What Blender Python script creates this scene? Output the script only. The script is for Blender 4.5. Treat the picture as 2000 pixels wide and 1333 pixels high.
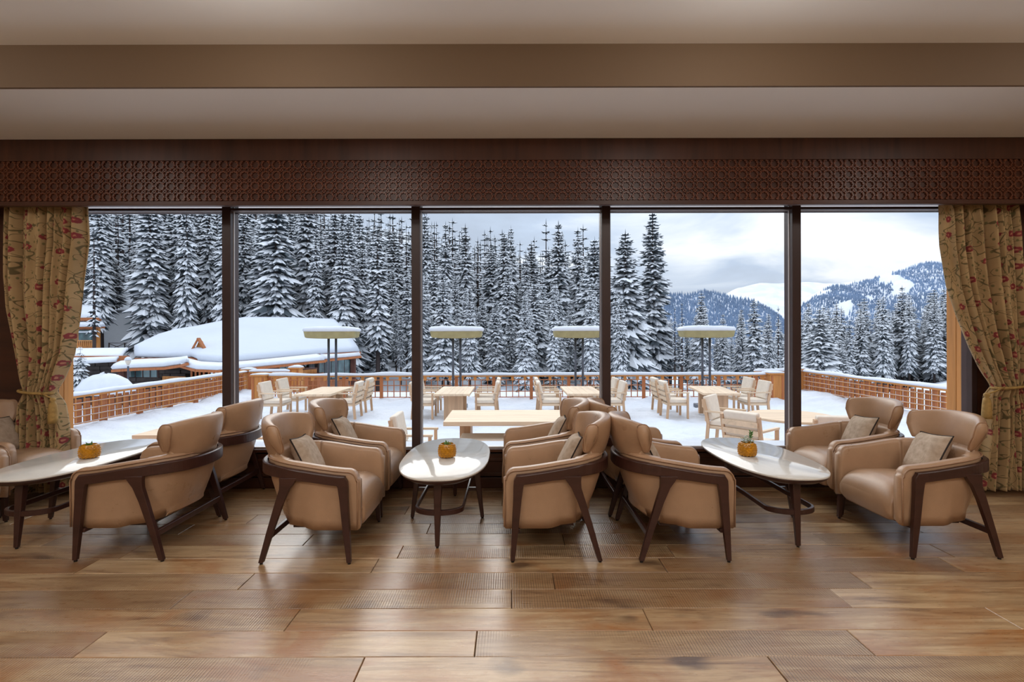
import bpy, bmesh, math, random
import numpy as np
from mathutils import Vector, Matrix, noise as mnoise

for o in list(bpy.data.objects):
    bpy.data.objects.remove(o, do_unlink=True)
SC = bpy.context.scene
COL = SC.collection
PI = math.pi

# ---------------------------------------------------------------- camera, light, exposure
EYE, FPX, VX, VY = 1.28, 1000.0, 996.0, 655.0
cd = bpy.data.cameras.new('camera'); cam = bpy.data.objects.new('camera', cd); COL.objects.link(cam)
cam.location = (0, 0, EYE)
cam.rotation_euler = (PI / 2, math.radians(0.13), 0)
cd.sensor_width = 36; cd.lens = 36 * FPX / 2000
cd.shift_x = (1000 - VX) / 2000; cd.shift_y = -(666.5 - VY) / 2000
cd.clip_start = 0.05; cd.clip_end = 20000
SC.camera = cam
SC.view_settings.view_transform = 'Standard'; SC.view_settings.look = 'None'
SC.view_settings.gamma = 1.0; SC.view_settings.use_curve_mapping = False
SC.view_settings.exposure = 0.06
SKY_STRENGTH = 0.98
SUN_STRENGTH = 1.3
FILL_DISC_W = 25.0
FILL_POINT_W = 15.0

def world():
    w = bpy.data.worlds.new('sky'); SC.world = w; w.use_nodes = True
    nt = w.node_tree; N = nt.nodes; L = nt.links; N.clear()
    out = N.new('ShaderNodeOutputWorld'); bg = N.new('ShaderNodeBackground')
    tc = N.new('ShaderNodeTexCoord'); sep = N.new('ShaderNodeSeparateXYZ')
    L.new(tc.outputs['Generated'], sep.inputs[0])
    def m(op, a, b=None):
        n = N.new('ShaderNodeMath'); n.operation = op
        for i, v in enumerate((a, b)):
            if v is None: continue
            if isinstance(v, (int, float)): n.inputs[i].default_value = v
            else: L.new(v, n.inputs[i])
        return n.outputs[0]
    zc = m('ADD', m('MAXIMUM', sep.outputs[2], 0.0), 0.16)
    cx = N.new('ShaderNodeCombineXYZ')
    L.new(m('DIVIDE', sep.outputs[0], zc), cx.inputs[0]); L.new(m('DIVIDE', sep.outputs[1], zc), cx.inputs[1])
    cx.inputs[2].default_value = 3.7
    n1 = N.new('ShaderNodeTexNoise'); n1.inputs['Scale'].default_value = 0.9; n1.inputs['Detail'].default_value = 6
    n1.inputs['Roughness'].default_value = 0.5; n1.inputs['Distortion'].default_value = 0.5
    L.new(cx.outputs[0], n1.inputs['Vector'])
    r = N.new('ShaderNodeValToRGB'); e = r.color_ramp.elements
    e[0].position = 0.36; e[0].color = (0.45, 0.52, 0.64, 1)
    e[1].position = 0.62; e[1].color = (0.93, 0.95, 1.0, 1)
    x = e.new(0.46); x.color = (0.52, 0.61, 0.76, 1)
    x = e.new(0.53); x.color = (0.70, 0.77, 0.88, 1)
    L.new(n1.outputs['Fac'], r.inputs[0])
    # whiter haze towards the horizon
    hz = N.new('ShaderNodeMapRange'); hz.inputs[1].default_value = 0.0; hz.inputs[2].default_value = 0.13
    hz.inputs[3].default_value = 0.45; hz.inputs[4].default_value = 0.0
    L.new(sep.outputs[2], hz.inputs[0])
    mx = N.new('ShaderNodeMix'); mx.data_type = 'RGBA'
    L.new(hz.outputs[0], mx.inputs[0]); L.new(r.outputs[0], mx.inputs[6]); mx.inputs[7].default_value = (0.90, 0.91, 0.94, 1)
    L.new(mx.outputs[2], bg.inputs['Color'])
    # overcast sky: luminance grows smoothly with elevation
    L.new(m('MULTIPLY', m('ADD', m('MULTIPLY', m('MAXIMUM', sep.outputs[2], 0.0), 1.15), 1.0), SKY_STRENGTH), bg.inputs['Strength'])
    L.new(bg.outputs[0], out.inputs[0])
world()
sl = bpy.data.lights.new('sun', 'SUN'); sl.energy = SUN_STRENGTH; sl.angle = math.radians(45); sl.color = (1.0, 0.95, 0.88)
so = bpy.data.objects.new('sun', sl); COL.objects.link(so)
so.rotation_euler = Vector((0.22, -1.0, -0.56)).to_track_quat('-Z', 'Y').to_euler()
for i, (lx, ly, k) in enumerate(((-2.6, -.6, 1.5), (0, -.6, 1.5), (2.6, -.6, 1.5), (-2.6, -2.8, 1), (2.6, -2.8, 1))):  # added area lights overhead behind the camera, unseen fill for the interior
    al = bpy.data.lights.new('fill_disc', 'AREA'); al.shape = 'DISK'; al.size = 1.5; al.energy = FILL_DISC_W*k; al.color = (1.0, 0.96, 0.91)
    ao = bpy.data.objects.new('fill_disc', al); COL.objects.link(ao); ao.location = (lx, ly, 3.03)

for lx in (-3.9, -1.3, 1.3, 3.9):                     # added unseen point lights above the frame, brightening ceiling and room
    pl_ = bpy.data.lights.new('fill_point', 'POINT'); pl_.energy = FILL_POINT_W; pl_.shadow_soft_size = .11; pl_.color = (1.0, 0.96, 0.91)
    po_ = bpy.data.objects.new('fill_point', pl_); COL.objects.link(po_); po_.location = (lx, 2.06, 2.88)

# ---------------------------------------------------------------- helpers
def P(px, py, Y):
    return Vector(((px - VX) / FPX * Y, Y, EYE - (py - VY) / FPX * Y))

class MB:
    def __init__(s): s.v = []; s.f = []; s.m = []; s.uv = None
    def add(s, vs, fs, mi=0):
        o = len(s.v); s.v.extend([tuple(p) for p in vs]); s.f.extend([tuple(i + o for i in f) for f in fs]); s.m.extend([mi] * len(fs))
    def box(s, x0, y0, z0, x1, y1, z1, mi=0, M=None):
        vs = [(x0,y0,z0),(x1,y0,z0),(x1,y1,z0),(x0,y1,z0),(x0,y0,z1),(x1,y0,z1),(x1,y1,z1),(x0,y1,z1)]
        if M is not None: vs = [M @ Vector(p) for p in vs]
        s.add(vs, [(0,3,2,1),(4,5,6,7),(0,1,5,4),(1,2,6,5),(2,3,7,6),(3,0,4,7)], mi)
        return s
    def bar(s, a, b, w, h, up=(0,0,1), w2=None, h2=None, mi=0):
        a = Vector(a); b = Vector(b); d = (b - a).normalized(); up = Vector(up)
        x = d.cross(up)
        if x.length < 1e-5: x = d.cross(Vector((0,1,0)))
        x.normalize(); y = x.cross(d).normalized()
        w2 = w if w2 is None else w2; h2 = h if h2 is None else h2
        vs = []
        for p, ww, hh in ((a, w, h), (b, w2, h2)):
            for sx, sy in ((-1,-1),(1,-1),(1,1),(-1,1)): vs.append(p + x * sx * ww / 2 + y * sy * hh / 2)
        s.add(vs, [(0,1,2,3),(7,6,5,4),(0,4,5,1),(1,5,6,2),(2,6,7,3),(3,7,4,0)], mi)
        return s
    def tube(s, pts, r, n=8, mi=0, closed=False, radii=None):
        pts = [Vector(p) for p in pts]; k = len(pts); rings = []
        for i, p in enumerate(pts):
            if closed: d = pts[(i + 1) % k] - pts[i - 1]
            else: d = pts[min(i + 1, k - 1)] - pts[max(i - 1, 0)]
            d.normalize(); u = Vector((0,0,1)) if abs(d.z) < .95 else Vector((1,0,0))
            x = d.cross(u).normalized(); y = x.cross(d)
            rr = radii[i] if radii else r
            rings.append([p + x * math.cos(2*PI*j/n) * rr + y * math.sin(2*PI*j/n) * rr for j in range(n)])
        s.loft(rings, closed_u=True, closed_v=closed, mi=mi, cap=not closed)
        return s
    def loft(s, rings, closed_u=True, closed_v=False, mi=0, cap=True):
        n = len(rings[0]); k = len(rings); vs = [p for r in rings for p in r]; fs = []
        for i in range(k if closed_v else k - 1):
            i2 = (i + 1) % k
            for j in range(n if closed_u else n - 1):
                j2 = (j + 1) % n
                fs.append((i*n+j, i*n+j2, i2*n+j2, i2*n+j))
        if cap and closed_u and not closed_v:
            fs.append(tuple(range(n - 1, -1, -1))); fs.append(tuple((k-1)*n + j for j in range(n)))
        s.add(vs, fs, mi); return s
    def lathe(s, prof, n=24, c=(0,0,0), mi=0, cap=True):
        rings = [[(c[0]+r*math.cos(2*PI*j/n), c[1]+r*math.sin(2*PI*j/n), c[2]+z) for j in range(n)] for r, z in prof]
        return s.loft(rings, mi=mi, cap=cap)
    def build(s, name, mats, parent=None, smooth=False, bevel=0, seg=2, loc=None, subsurf=0, recalc=True):
        me = bpy.data.meshes.new(name); me.from_pydata([tuple(p) for p in s.v], [], s.f)
        if not isinstance(mats, (list, tuple)): mats = [mats]
        for m_ in mats: me.materials.append(m_)
        if len(mats) > 1: me.polygons.foreach_set('material_index', s.m)
        if recalc:
            bm = bmesh.new(); bm.from_mesh(me); bmesh.ops.recalc_face_normals(bm, faces=bm.faces); bm.to_mesh(me); bm.free()
        if smooth: me.polygons.foreach_set('use_smooth', [True] * len(me.polygons))
        me.update()
        o = bpy.data.objects.new(name, me); COL.objects.link(o)
        if parent is not None: o.parent = parent
        if loc is not None: o.location = loc
        if bevel:
            b = o.modifiers.new('bevel', 'BEVEL'); b.width = bevel; b.segments = seg; b.limit_method = 'ANGLE'; b.angle_limit = math.radians(35)
            if smooth or seg > 1:
                me.polygons.foreach_set('use_smooth', [True] * len(me.polygons)); b.harden_normals = True
        if subsurf:
            q = o.modifiers.new('sub', 'SUBSURF'); q.levels = subsurf; q.render_levels = subsurf
        return o

def empty(name, loc=(0,0,0), rz=0.0):
    o = bpy.data.objects.new(name, None); COL.objects.link(o); o.location = loc; o.rotation_euler = (0, 0, rz); o.empty_display_size = .1
    return o
def tag(o, label=None, cat=None, group=None, kind=None):
    if label: o['label'] = label
    if cat: o['category'] = cat
    if group: o['group'] = group
    if kind: o['kind'] = kind
    return o
def struct(o, label=None):
    o['kind'] = 'structure'
    if label: o['label'] = label
    return o
def dup(root, loc, rz=None, label=None, group=None, scale=None):
    r = root.copy(); COL.objects.link(r); r.location = loc
    if rz is not None: r.rotation_euler = (0, 0, rz)
    if scale is not None: r.scale = scale
    if label: r['label'] = label
    if group: r['group'] = group
    for ch in list(root.children):
        c = ch.copy(); COL.objects.link(c); c.parent = r
        for g in list(ch.children):
            d = g.copy(); COL.objects.link(d); d.parent = c
    return r
def interp(x, xs, ys): return float(np.interp(x, xs, ys))
def sm(t): t = max(0, min(1, t)); return t*t*(3-2*t)

# ---------------------------------------------------------------- materials
def lin(r, g, b):
    f = lambda c: (c/255/12.92) if c/255 <= .04045 else ((c/255+.055)/1.055)**2.4
    return (f(r), f(g), f(b), 1)
class NT:
    def __init__(s, name):
        s.m = bpy.data.materials.new(name); s.m.use_nodes = True; s.nt = s.m.node_tree; s.N = s.nt.nodes; s.L = s.nt.links
        s.b = s.N['Principled BSDF']; s.out = s.N['Material Output']
    def n(s, t, **k):
        x = s.N.new('ShaderNode' + t)
        for a, v in k.items(): setattr(x, a, v)
        return x
    def set(s, sock, v):
        if hasattr(v, 'links') or hasattr(v, 'is_linked'): s.L.new(v, sock)
        else: sock.default_value = v
    def math(s, op, a, b=0.0, c=None):
        x = s.n('Math', operation=op); s.set(x.inputs[0], a); s.set(x.inputs[1], b)
        if c is not None: s.set(x.inputs[2], c)
        return x.outputs[0]
    def vmath(s, op, a, b=None):
        x = s.n('VectorMath', operation=op); s.set(x.inputs[0], a)
        if b is not None: s.set(x.inputs[1], b)
        return x.outputs[0]
    def coord(s, which='Object', scale=(1,1,1), rand=False, loc=(0,0,0)):
        tc = s.n('TexCoord'); v = tc.outputs[which]
        if rand:
            oi = s.n('ObjectInfo'); v = s.vmath('ADD', v, s.vmath('SCALE', (37.0, 53.0, 71.0)) ) if False else v
            mulr = s.math('MULTIPLY', oi.outputs['Random'], 97.0)
            cx = s.n('CombineXYZ'); s.L.new(mulr, cx.inputs[0]); s.L.new(s.math('MULTIPLY', oi.outputs['Random'], 41.0), cx.inputs[1]); s.L.new(mulr, cx.inputs[2])
            v = s.vmath('ADD', v, cx.outputs[0])
        mp = s.n('Mapping'); s.L.new(v, mp.inputs['Vector']); mp.inputs['Scale'].default_value = scale; mp.inputs['Location'].default_value = loc
        return mp.outputs[0]
    def noise(s, vec, scale=5, detail=4, rough=.5, dist=0):
        x = s.n('TexNoise'); s.L.new(vec, x.inputs['Vector']); x.inputs['Scale'].default_value = scale; x.inputs['Detail'].default_value = detail
        x.inputs['Roughness'].default_value = rough; x.inputs['Distortion'].default_value = dist
        return x.outputs['Fac']
    def ramp(s, fac, stops, interp='LINEAR'):
        r = s.n('ValToRGB'); r.color_ramp.interpolation = interp; e = r.color_ramp.elements
        e[0].position, e[0].color = stops[0]; e[1].position, e[1].color = stops[-1]
        for p, c in stops[1:-1]:
            q = e.new(p); q.color = c
        s.L.new(fac, r.inputs[0]); return r.outputs[0]
    def mix(s, fac, a, b, blend='MIX'):
        x = s.n('Mix', data_type='RGBA', blend_type=blend); s.set(x.inputs[0], fac); s.set(x.inputs[6], a); s.set(x.inputs[7], b)
        return x.outputs[2]
    def bump(s, h, strength=.3, dist=.01):
        x = s.n('Bump'); x.inputs['Strength'].default_value = strength; x.inputs['Distance'].default_value = dist
        s.L.new(h, x.inputs['Height']); s.L.new(x.outputs[0], s.b.inputs['Normal'])
    def fin(s, color=None, rough=None, metal=None, spec=None, **k):
        if color is not None: s.set(s.b.inputs['Base Color'], color)
        if rough is not None: s.set(s.b.inputs['Roughness'], rough)
        if metal is not None: s.set(s.b.inputs['Metallic'], metal)
        if spec is not None: s.set(s.b.inputs['Specular IOR Level'], spec)
        for a, v in k.items(): s.set(s.b.inputs[a.replace('_', ' ')], v)
        return s.m
def scale_c(c, k): return (c[0]*k, c[1]*k, c[2]*k, 1)

def wood(name, c, axis=0, scale=1.0, rough=.45, contrast=.45, rand=True, bump=.12, spec=.4):
    t = NT(name); sc = [14*scale]*3; sc[axis] = 1.1*scale
    v = t.coord('Object', tuple(sc), rand)
    f = t.noise(v, 1.0, 6, .6, .6); f2 = t.noise(v, 6.0, 3, .6)
    col = t.ramp(f, [(.3, scale_c(c, 1-contrast)), (.5, c), (.72, scale_c(c, 1+contrast*.6))])
    col = t.mix(t.math('MULTIPLY', f2, .35), col, scale_c(c, .6))
    oi = t.n('ObjectInfo')
    if rand: col = t.mix(t.math('MULTIPLY', oi.outputs['Random'], .25), col, scale_c(c, .72))
    t.bump(f2, bump, .004)
    return t.fin(col, rough, spec=spec)
def plain(name, c, rough=.6, var=.12, nscale=8, bump=0, metal=0, spec=.4, bscale=60):
    t = NT(name); v = t.coord('Object', (1,1,1), True)
    f = t.noise(v, nscale, 4)
    col = t.ramp(f, [(.3, scale_c(c, 1-var)), (.7, scale_c(c, 1+var))])
    if bump: t.bump(t.noise(v, bscale, 3), bump, .004)
    return t.fin(col, rough, metal, spec)

M = {}
M['walnut'] = wood('walnut', lin(66, 38, 31), 0, 1.2, .32, .3, bump=.05, spec=.5)
M['darkwood_x'] = wood('dark_panel_wood', lin(72, 38, 22), 0, .7, .4, .4, rand=False, bump=.06)
M['darkwood_z'] = wood('dark_panel_wood_vertical', lin(72, 40, 24), 2, .7, .4, .5, rand=False, bump=.06)
M['frame'] = plain('dark_window_frame', lin(62, 44, 42), .38, .1, 5)
M['white'] = plain('white_track', lin(232, 228, 224), .4, .03, 5)
M['alu'] = plain('aluminium_bead', lin(190, 182, 180), .35, .05, 5, metal=.3)
M['cedar'] = wood('orange_cedar', lin(205, 138, 72), 2, .8, .55, .35)
M['cedar_x'] = wood('orange_cedar_flat', lin(205, 138, 72), 0, .8, .55, .35)
M['cedar_dark'] = wood('weathered_cedar', lin(176, 106, 62), 2, .8, .6, .35)
M['teak'] = wood('pale_teak', lin(226, 200, 170), 0, .8, .6, .25)
M['teak_z'] = wood('pale_teak_upright', lin(208, 172, 138), 2, .8, .6, .3)
M['cushion'] = plain('cream_cushion', lin(222, 210, 194), .9, .05, 12, .15)
M['snow'] = None
def mk_snow(name, c=(.70, .74, .81, 1), bs=18, bstr=.35, bd=.03):
    t = NT(name); v = t.coord('Object', (1,1,1), False)
    f = t.noise(v, bs, 5, .6); g = t.noise(v, bs*.16, 4, .55)
    col = t.ramp(g, [(.3, scale_c(c, .93)), (.65, c)])
    t.bump(t.math('ADD', t.math('MULTIPLY', f, .4), g), bstr, bd)
    return t.fin(col, .75, spec=.2)
M['snow'] = mk_snow('snow')
M['snow_roof'] = mk_snow('smooth_roof_snow', (.58, .63, .72, 1), 1.2, .5, .25)
M['snow_terrace'] = mk_snow('trodden_snow', (.67, .71, .78, 1), 9, .9, .09)
M['snow_tree'] = plain('bough_snow', (.80, .83, .88, 1), .8, .04, 2)
M['needle'] = plain('conifer_needles', (.062, .080, .094, 1), .8, .35, .4)
M['bark'] = plain('bark', lin(66, 56, 54), .9, .3, 3, .5, bscale=8)
M['ceil'] = plain('ceiling_paint', lin(236, 233, 228), .7, .02, 1)
M['beam'] = plain('brown_beam_paint', lin(116, 94, 72), .7, .02, 1)
M['wall'] = plain('warm_wall_paint', lin(200, 188, 170), .8, .02, 1)
M['metal'] = plain('grey_steel', lin(84, 88, 98), .4, .05, 5, metal=.4)
M['black'] = plain('dark_gap', lin(26, 20, 16), .8, .1, 2)
M['olive'] = plain('olive_canvas', lin(158, 148, 108), .85, .12, 6, .3, bscale=30)
M['stone'] = plain('dark_stone', lin(62, 56, 54), .9, .35, 2, .8, bscale=5)
M['brick'] = plain('brown_pillar', lin(92, 58, 50), .9, .2, 3)
M['rope'] = plain('gold_cord', lin(170, 136, 78), .7, .2, 40, .4, bscale=200)
M['soil'] = plain('potting_soil', lin(50, 40, 30), .95, .3, 80)
M['leaf'] = plain('succulent_leaf', lin(96, 138, 70), .5, .25, 30)
M['leaf_pale'] = plain('pale_succulent_leaf', lin(178, 190, 172), .5, .2, 30)
M['piping'] = plain('dark_piping', lin(46, 38, 36), .7, .1, 40)
M['glide'] = plain('glide_foot', lin(28, 24, 22), .5, .1, 40)

def leather():
    t = NT('tan_leather'); v = t.coord('Object', (1,1,1), True)
    f = t.noise(v, 5, 5, .6); g = t.n('TexVoronoi'); t.L.new(v, g.inputs['Vector']); g.inputs['Scale'].default_value = 330
    c = lin(182, 146, 115)
    col = t.ramp(f, [(.3, scale_c(c, .86)), (.6, c), (.75, scale_c(c, 1.1))])
    t.bump(t.math('ADD', g.outputs['Distance'], t.math('MULTIPLY', t.noise(v, 14, 4), .9)), .16, .0035)
    return t.fin(col, t.math('MULTIPLY_ADD', f, .25, .19), spec=.65)
M['leather'] = leather()
M['leather_edge'] = plain('leather_welt', lin(160, 124, 96), .45, .1, 20)
def linen():
    t = NT('beige_linen'); v = t.coord('Object', (1,1,1), True)
    w = t.n('TexWave', wave_type='BANDS', bands_direction='X'); t.L.new(v, w.inputs['Vector']); w.inputs['Scale'].default_value = 160; w.inputs['Distortion'].default_value = 2
    f = t.noise(v, 30, 4)
    col = t.ramp(f, [(.3, lin(176, 156, 136)), (.7, lin(202, 184, 166))])
    t.bump(t.math('ADD', w.outputs['Fac'], f), .25, .002)
    return t.fin(col, .9, spec=.2)
M['linen'] = linen()
def tabletop():
    t = NT('white_lacquer'); v = t.coord('Object', (1,1,1), True)
    f = t.noise(v, 3, 5, .6, 1.0)
    col = t.ramp(f, [(.3, lin(222, 220, 215)), (.7, lin(238, 237, 233))])
    return t.fin(col, .07, spec=.6)
M['tabletop'] = tabletop()
def glass():
    t = NT('window_glass'); tr = t.n('BsdfTransparent'); tr.inputs[0].default_value = (.97, .98, .98, 1)
    gl = t.n('BsdfGlossy'); gl.inputs['Roughness'].default_value = 0.28; fr = t.n('Fresnel'); fr.inputs['IOR'].default_value = 1.10
    mx = t.n('MixShader'); t.L.new(fr.outputs[0], mx.inputs[0]); t.L.new(tr.outputs[0], mx.inputs[1]); t.L.new(gl.outputs[0], mx.inputs[2])
    t.L.new(mx.outputs[0], t.out.inputs[0]); return t.m
M['glass'] = glass()
def darkglass():
    t = NT('far_window_glass'); v = t.coord('Object', (.4,.4,.4))
    col = t.ramp(t.noise(v, 2, 3), [(.35, lin(30, 44, 50)), (.7, lin(96, 130, 134))])
    return t.fin(col, .08, spec=.8)
M['farglass'] = darkglass()
def floor_mat():
    t = NT('oak_plank')
    v = t.coord('Object', (1.1, 13, 13), True)
    vb = t.coord('Object', (1.3, 2.6, 2), True)
    vs = t.coord('Object', (1, .12, 1), True)
    oi = t.n('ObjectInfo')
    f = t.noise(v, 1.4, 7, .62, 1.2); f2 = t.noise(v, 9, 4, .7); big = t.noise(vb, 1.2, 4, .6, .8)
    col = t.ramp(f, [(.28, lin(116, 84, 58)), (.42, lin(174, 140, 102)), (.58, lin(206, 174, 132)), (.74, lin(220, 194, 154))])
    col = t.mix(t.ramp(big, [(.46, (0,0,0,1)), (.66, (.85,.85,.85,1))]), col, lin(172, 112, 56))
    kn = t.noise(vb, 2.2, 2, .5, .3)
    col = t.mix(t.ramp(kn, [(.63, (0,0,0,1)), (.76, (.8,.8,.8,1))]), col, lin(70, 42, 26))
    col = t.mix(t.math('MULTIPLY', oi.outputs['Random'], .55), col, lin(122, 90, 64))
    col = t.mix(t.math('MULTIPLY', f2, .3), col, lin(84, 56, 36))
    # saw marks across some of the boards
    wv = t.n('TexWave', wave_type='BANDS', bands_direction='X'); t.L.new(vs, wv.inputs['Vector'])
    wv.inputs['Scale'].default_value = 26; wv.inputs['Distortion'].default_value = 2.4; wv.inputs['Detail'].default_value = 2; wv.inputs['Detail Scale'].default_value = 1.5
    msk = t.math('MULTIPLY', t.ramp(t.noise(vb, .9, 3, .5), [(.42, (0,0,0,1)), (.55, (1,1,1,1))]), t.math('GREATER_THAN', oi.outputs['Random'], .25))
    saw = t.math('MULTIPLY', t.ramp(wv.outputs['Fac'], [(.0, (1,1,1,1)), (.35, (0,0,0,1))]), msk)
    col = t.mix(t.math('MULTIPLY', saw, .62), col, lin(78, 52, 34))
    h = t.math('ADD', t.math('MULTIPLY', saw, -1.0), t.math('MULTIPLY', f2, .7))
    t.bump(h, .25, .003)
    return t.fin(col, t.math('MULTIPLY_ADD', f2, .2, .20), spec=1.0)
M['floor'] = floor_mat()
def curtain_mat():
    t = NT('embroidered_curtain'); v = t.coord('UV', (1,1,1))
    base = t.ramp(t.noise(v, 3, 4), [(.3, lin(160, 131, 90)), (.7, lin(190, 160, 116))])
    wob = t.noise(v, 9, 2, .5)
    d = t.math('ABSOLUTE', t.math('SUBTRACT', t.noise(v, 8.5, 1.0, .4, .6), .5))
    vine = t.ramp(d, [(.010, (1,1,1,1)), (.018, (0,0,0,1))])
    d2 = t.math('ABSOLUTE', t.math('SUBTRACT', t.noise(t.coord('UV', (1,1,1), loc=(7.3, 2.1, 0)), 14, 1.0, .4, .6), .5))
    vine2 = t.math('MULTIPLY', t.ramp(d2, [(.010, (1,1,1,1)), (.018, (0,0,0,1))]), t.ramp(wob, [(.5, (0,0,0,1)), (.52, (1,1,1,1))]))
    col = t.mix(t.math('MULTIPLY', t.math('MAXIMUM', vine, vine2), .85), base, lin(84, 74, 42))
    vo = t.n('TexVoronoi'); vo.voronoi_dimensions = '2D'; vo.inputs['Scale'].default_value = 9.0; vo.inputs['Randomness'].default_value = .75
    vd = t.vmath('ADD', v, t.vmath('SCALE', t.n('TexNoise').outputs['Color'])) if False else v
    t.L.new(vd, vo.inputs['Vector'])
    pet = t.math('ADD', vo.outputs['Distance'], t.math('MULTIPLY', t.math('SUBTRACT', t.noise(v, 60, 2), .5), .22))
    sepc = t.n('SeparateColor'); t.L.new(vo.outputs['Color'], sepc.inputs[0]); some = t.math('GREATER_THAN', sepc.outputs[0], .38)
    col = t.mix(t.math('MULTIPLY', t.ramp(pet, [(.20, (1,1,1,1)), (.23, (0,0,0,1))]), some), col, lin(136, 52, 54))
    col = t.mix(t.math('MULTIPLY', t.ramp(pet, [(.06, (1,1,1,1)), (.09, (0,0,0,1))]), some), col, lin(186, 124, 96))
    vo2 = t.n('TexVoronoi'); vo2.voronoi_dimensions = '2D'; vo2.inputs['Scale'].default_value = 17; mp = t.n('Mapping'); mp.inputs['Scale'].default_value = (1.6, .7, 1); mp.inputs['Rotation'].default_value = (0, 0, .7); t.L.new(v, mp.inputs[0]); t.L.new(mp.outputs[0], vo2.inputs['Vector'])
    col = t.mix(t.ramp(vo2.outputs['Distance'], [(.10, (.8,.8,.8,1)), (.14, (0,0,0,1))]), col, lin(104, 100, 60))
    t.bump(t.noise(v, 220, 2), .2, .002)
    m_ = t.fin(col, .75, spec=.25); t.b.inputs['Sheen Weight'].default_value = .2
    return m_
M['curtain'] = curtain_mat()
M['pot'] = plain('yellow_glaze', lin(196, 134, 26), .22, .2, 30, spec=.6)

# ================================================================= ROOM
RX = 5.6; WY = 4.30; BACK = -4.2
CEIL, SOFF, BEAMY = 3.06, 2.80, 3.147
struct(MB().box(-RX, BACK, -.25, RX, 4.45, -.021).build('floor_base', M['black'])).name = 'floor'
fl = bpy.data.objects['floor']
# boards in view are parts of the floor
def plank_mesh(L, W):
    m = MB(); c = .0025; t = .02
    x, y = L/2, W/2
    m.loft([[(-x,-y,-t),(x,-y,-t),(x,y,-t),(-x,y,-t)], [(-x,-y,-c),(x,-y,-c),(x,y,-c),(-x,y,-c)], [(-x+c,-y+c,0),(x-c,-y+c,0),(x-c,y-c,0),(-x+c,y-c,0)]])
    return m
rng = random.Random(4)
PW, PL, Z0 = .18, 1.6, 2.038
offs = {-1: 1.02, 0: 1.455, 1: .617, 2: .005, 3: .224, 5: .95, 7: 1.06}
proto = None
r0 = -11
for k in range(r0, 13):
    y0 = Z0 + PW*k; off = offs.get(k, rng.uniform(0, 1.6))
    n0 = -4
    for i in range(-4, 5):
        xc = off + PL*(i + .5)
        if abs(xc) > RX - .2 or y0 + PW > 4.44: continue
        if proto is None:
            o = plank_mesh(PL - .003, PW - .0022).build('plank', M['floor'], fl); proto = o
        else:
            o = proto.copy(); COL.objects.link(o)
        o.location = (xc, y0 + PW/2, rng.uniform(-.0006, .0006))
# the part of the floor behind the viewer and along the side walls, one sheet of the same boards
fb = MB(); fb.box(-RX, BACK, -.021, RX, Z0 + PW*r0, -.0005)
for sx in (-1, 1): a, b = sorted((sx*4.5, sx*RX)); fb.box(a, Z0+PW*r0, -.021, b, 4.25, -.004)
o = fb.build('boards', M['floor'], fl); o['kind'] = 'stuff'
struct(MB().box(-RX-.2, BACK, CEIL, RX+.2, 4.6, CEIL+.2).build('ceiling', M['ceil']))
sb = MB()
sb.box(-RX-.1, BEAMY, SOFF+.0, RX+.1, 4.5, CEIL, 0)
sb.box(-RX-.1, BEAMY-.02, SOFF, RX+.1, BEAMY, CEIL, 1)
struct(sb.build('trim_1', [M['ceil'], M['beam']]), 'lowered ceiling edge with flat brown front face')
struct(MB().box(-RX-.2, BACK, 0, -RX, 4.6, CEIL).build('wall_left', M['wall']))
struct(MB().box(RX, BACK, 0, RX+.2, 4.6, CEIL).build('wall_right', M['wall']))
struct(MB().box(-RX-.2, BACK-.2, 0, RX+.2, BACK, CEIL).build('wall_back', M['wall']))

# ---- window wall
JX = 3.88
wf = MB()
for s in (-1, 1):
    a, b = sorted((s*JX, s*(RX+.2)))
    wf.box(a, WY-.05, 0, b, 4.5, SOFF)
wf.box(-JX, WY+.02, 2.412, JX, 4.5, SOFF)            # wall over the glass
wf.box(-JX, WY+.02, 0, JX, 4.5, .31)               # low wall under the glass
wfo = struct(wf.build('wall_front', M['darkwood_x']), 'dark wooden window wall with low panelled base')
mx = [-JX, -2.352, -.780, .800, 2.380, JX]
pn = MB()
for i in range(5):
    a, b = mx[i] + .05, mx[i+1] - .05
    q = MB()
    q.box(a, WY-.012, .115, b, WY+.02, .29)
    q.build('base_panel', M['darkwood_x'], wfo, bevel=.006)
    q = MB(); q.box(a+.04, WY-.022, .10, b-.04, WY-.0, .128); q.box(a+.04, WY-.022, .225, b-.04, WY, .25)
    q.build('panel_moulding', M['darkwood_z'], wfo, bevel=.004)
o = MB().box(-JX, WY-.02, 0, JX, WY+.02, .09).build('baseboard_front', M['darkwood_x'], bevel=.006); struct(o)
sill = MB().box(-JX, WY-.045, .305, JX, WY+.045, .332); struct(sill.build('trim_2', M['darkwood_x'], bevel=.005), 'dark wooden window sill')
o = MB().box(-JX, WY+.046, .30, JX, WY+.34, .322).build('trim_3', M['snow'], bevel=.01); struct(o, 'outer sill under fresh snow')
struct(MB().box(-JX, WY+.076, 2.400, JX, 4.5, 2.411).build('trim_6', M['white']), 'white soffit strip outside over the glass')
# mullions
for i, x in enumerate(mx[1:-1]):
    t = empty('window_mullion', (x, WY, 0)); struct(t)
    t['label'] = 'dark wooden window mullion, number %s from the left curtain' % ('one', 'two', 'three', 'four')[i]
    MB().box(-.036, -.055, .332, .036, -.008, 2.42).build('mullion_face', M['frame'], t, bevel=.004)
    MB().box(-.040, -.008, .332, .040, .006, 2.36).build('bead', M['alu'], t)
    MB().box(-.037, .006, .332, .037, .075, 2.42).build('outer_face', M['frame'], t, bevel=.003)
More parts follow.
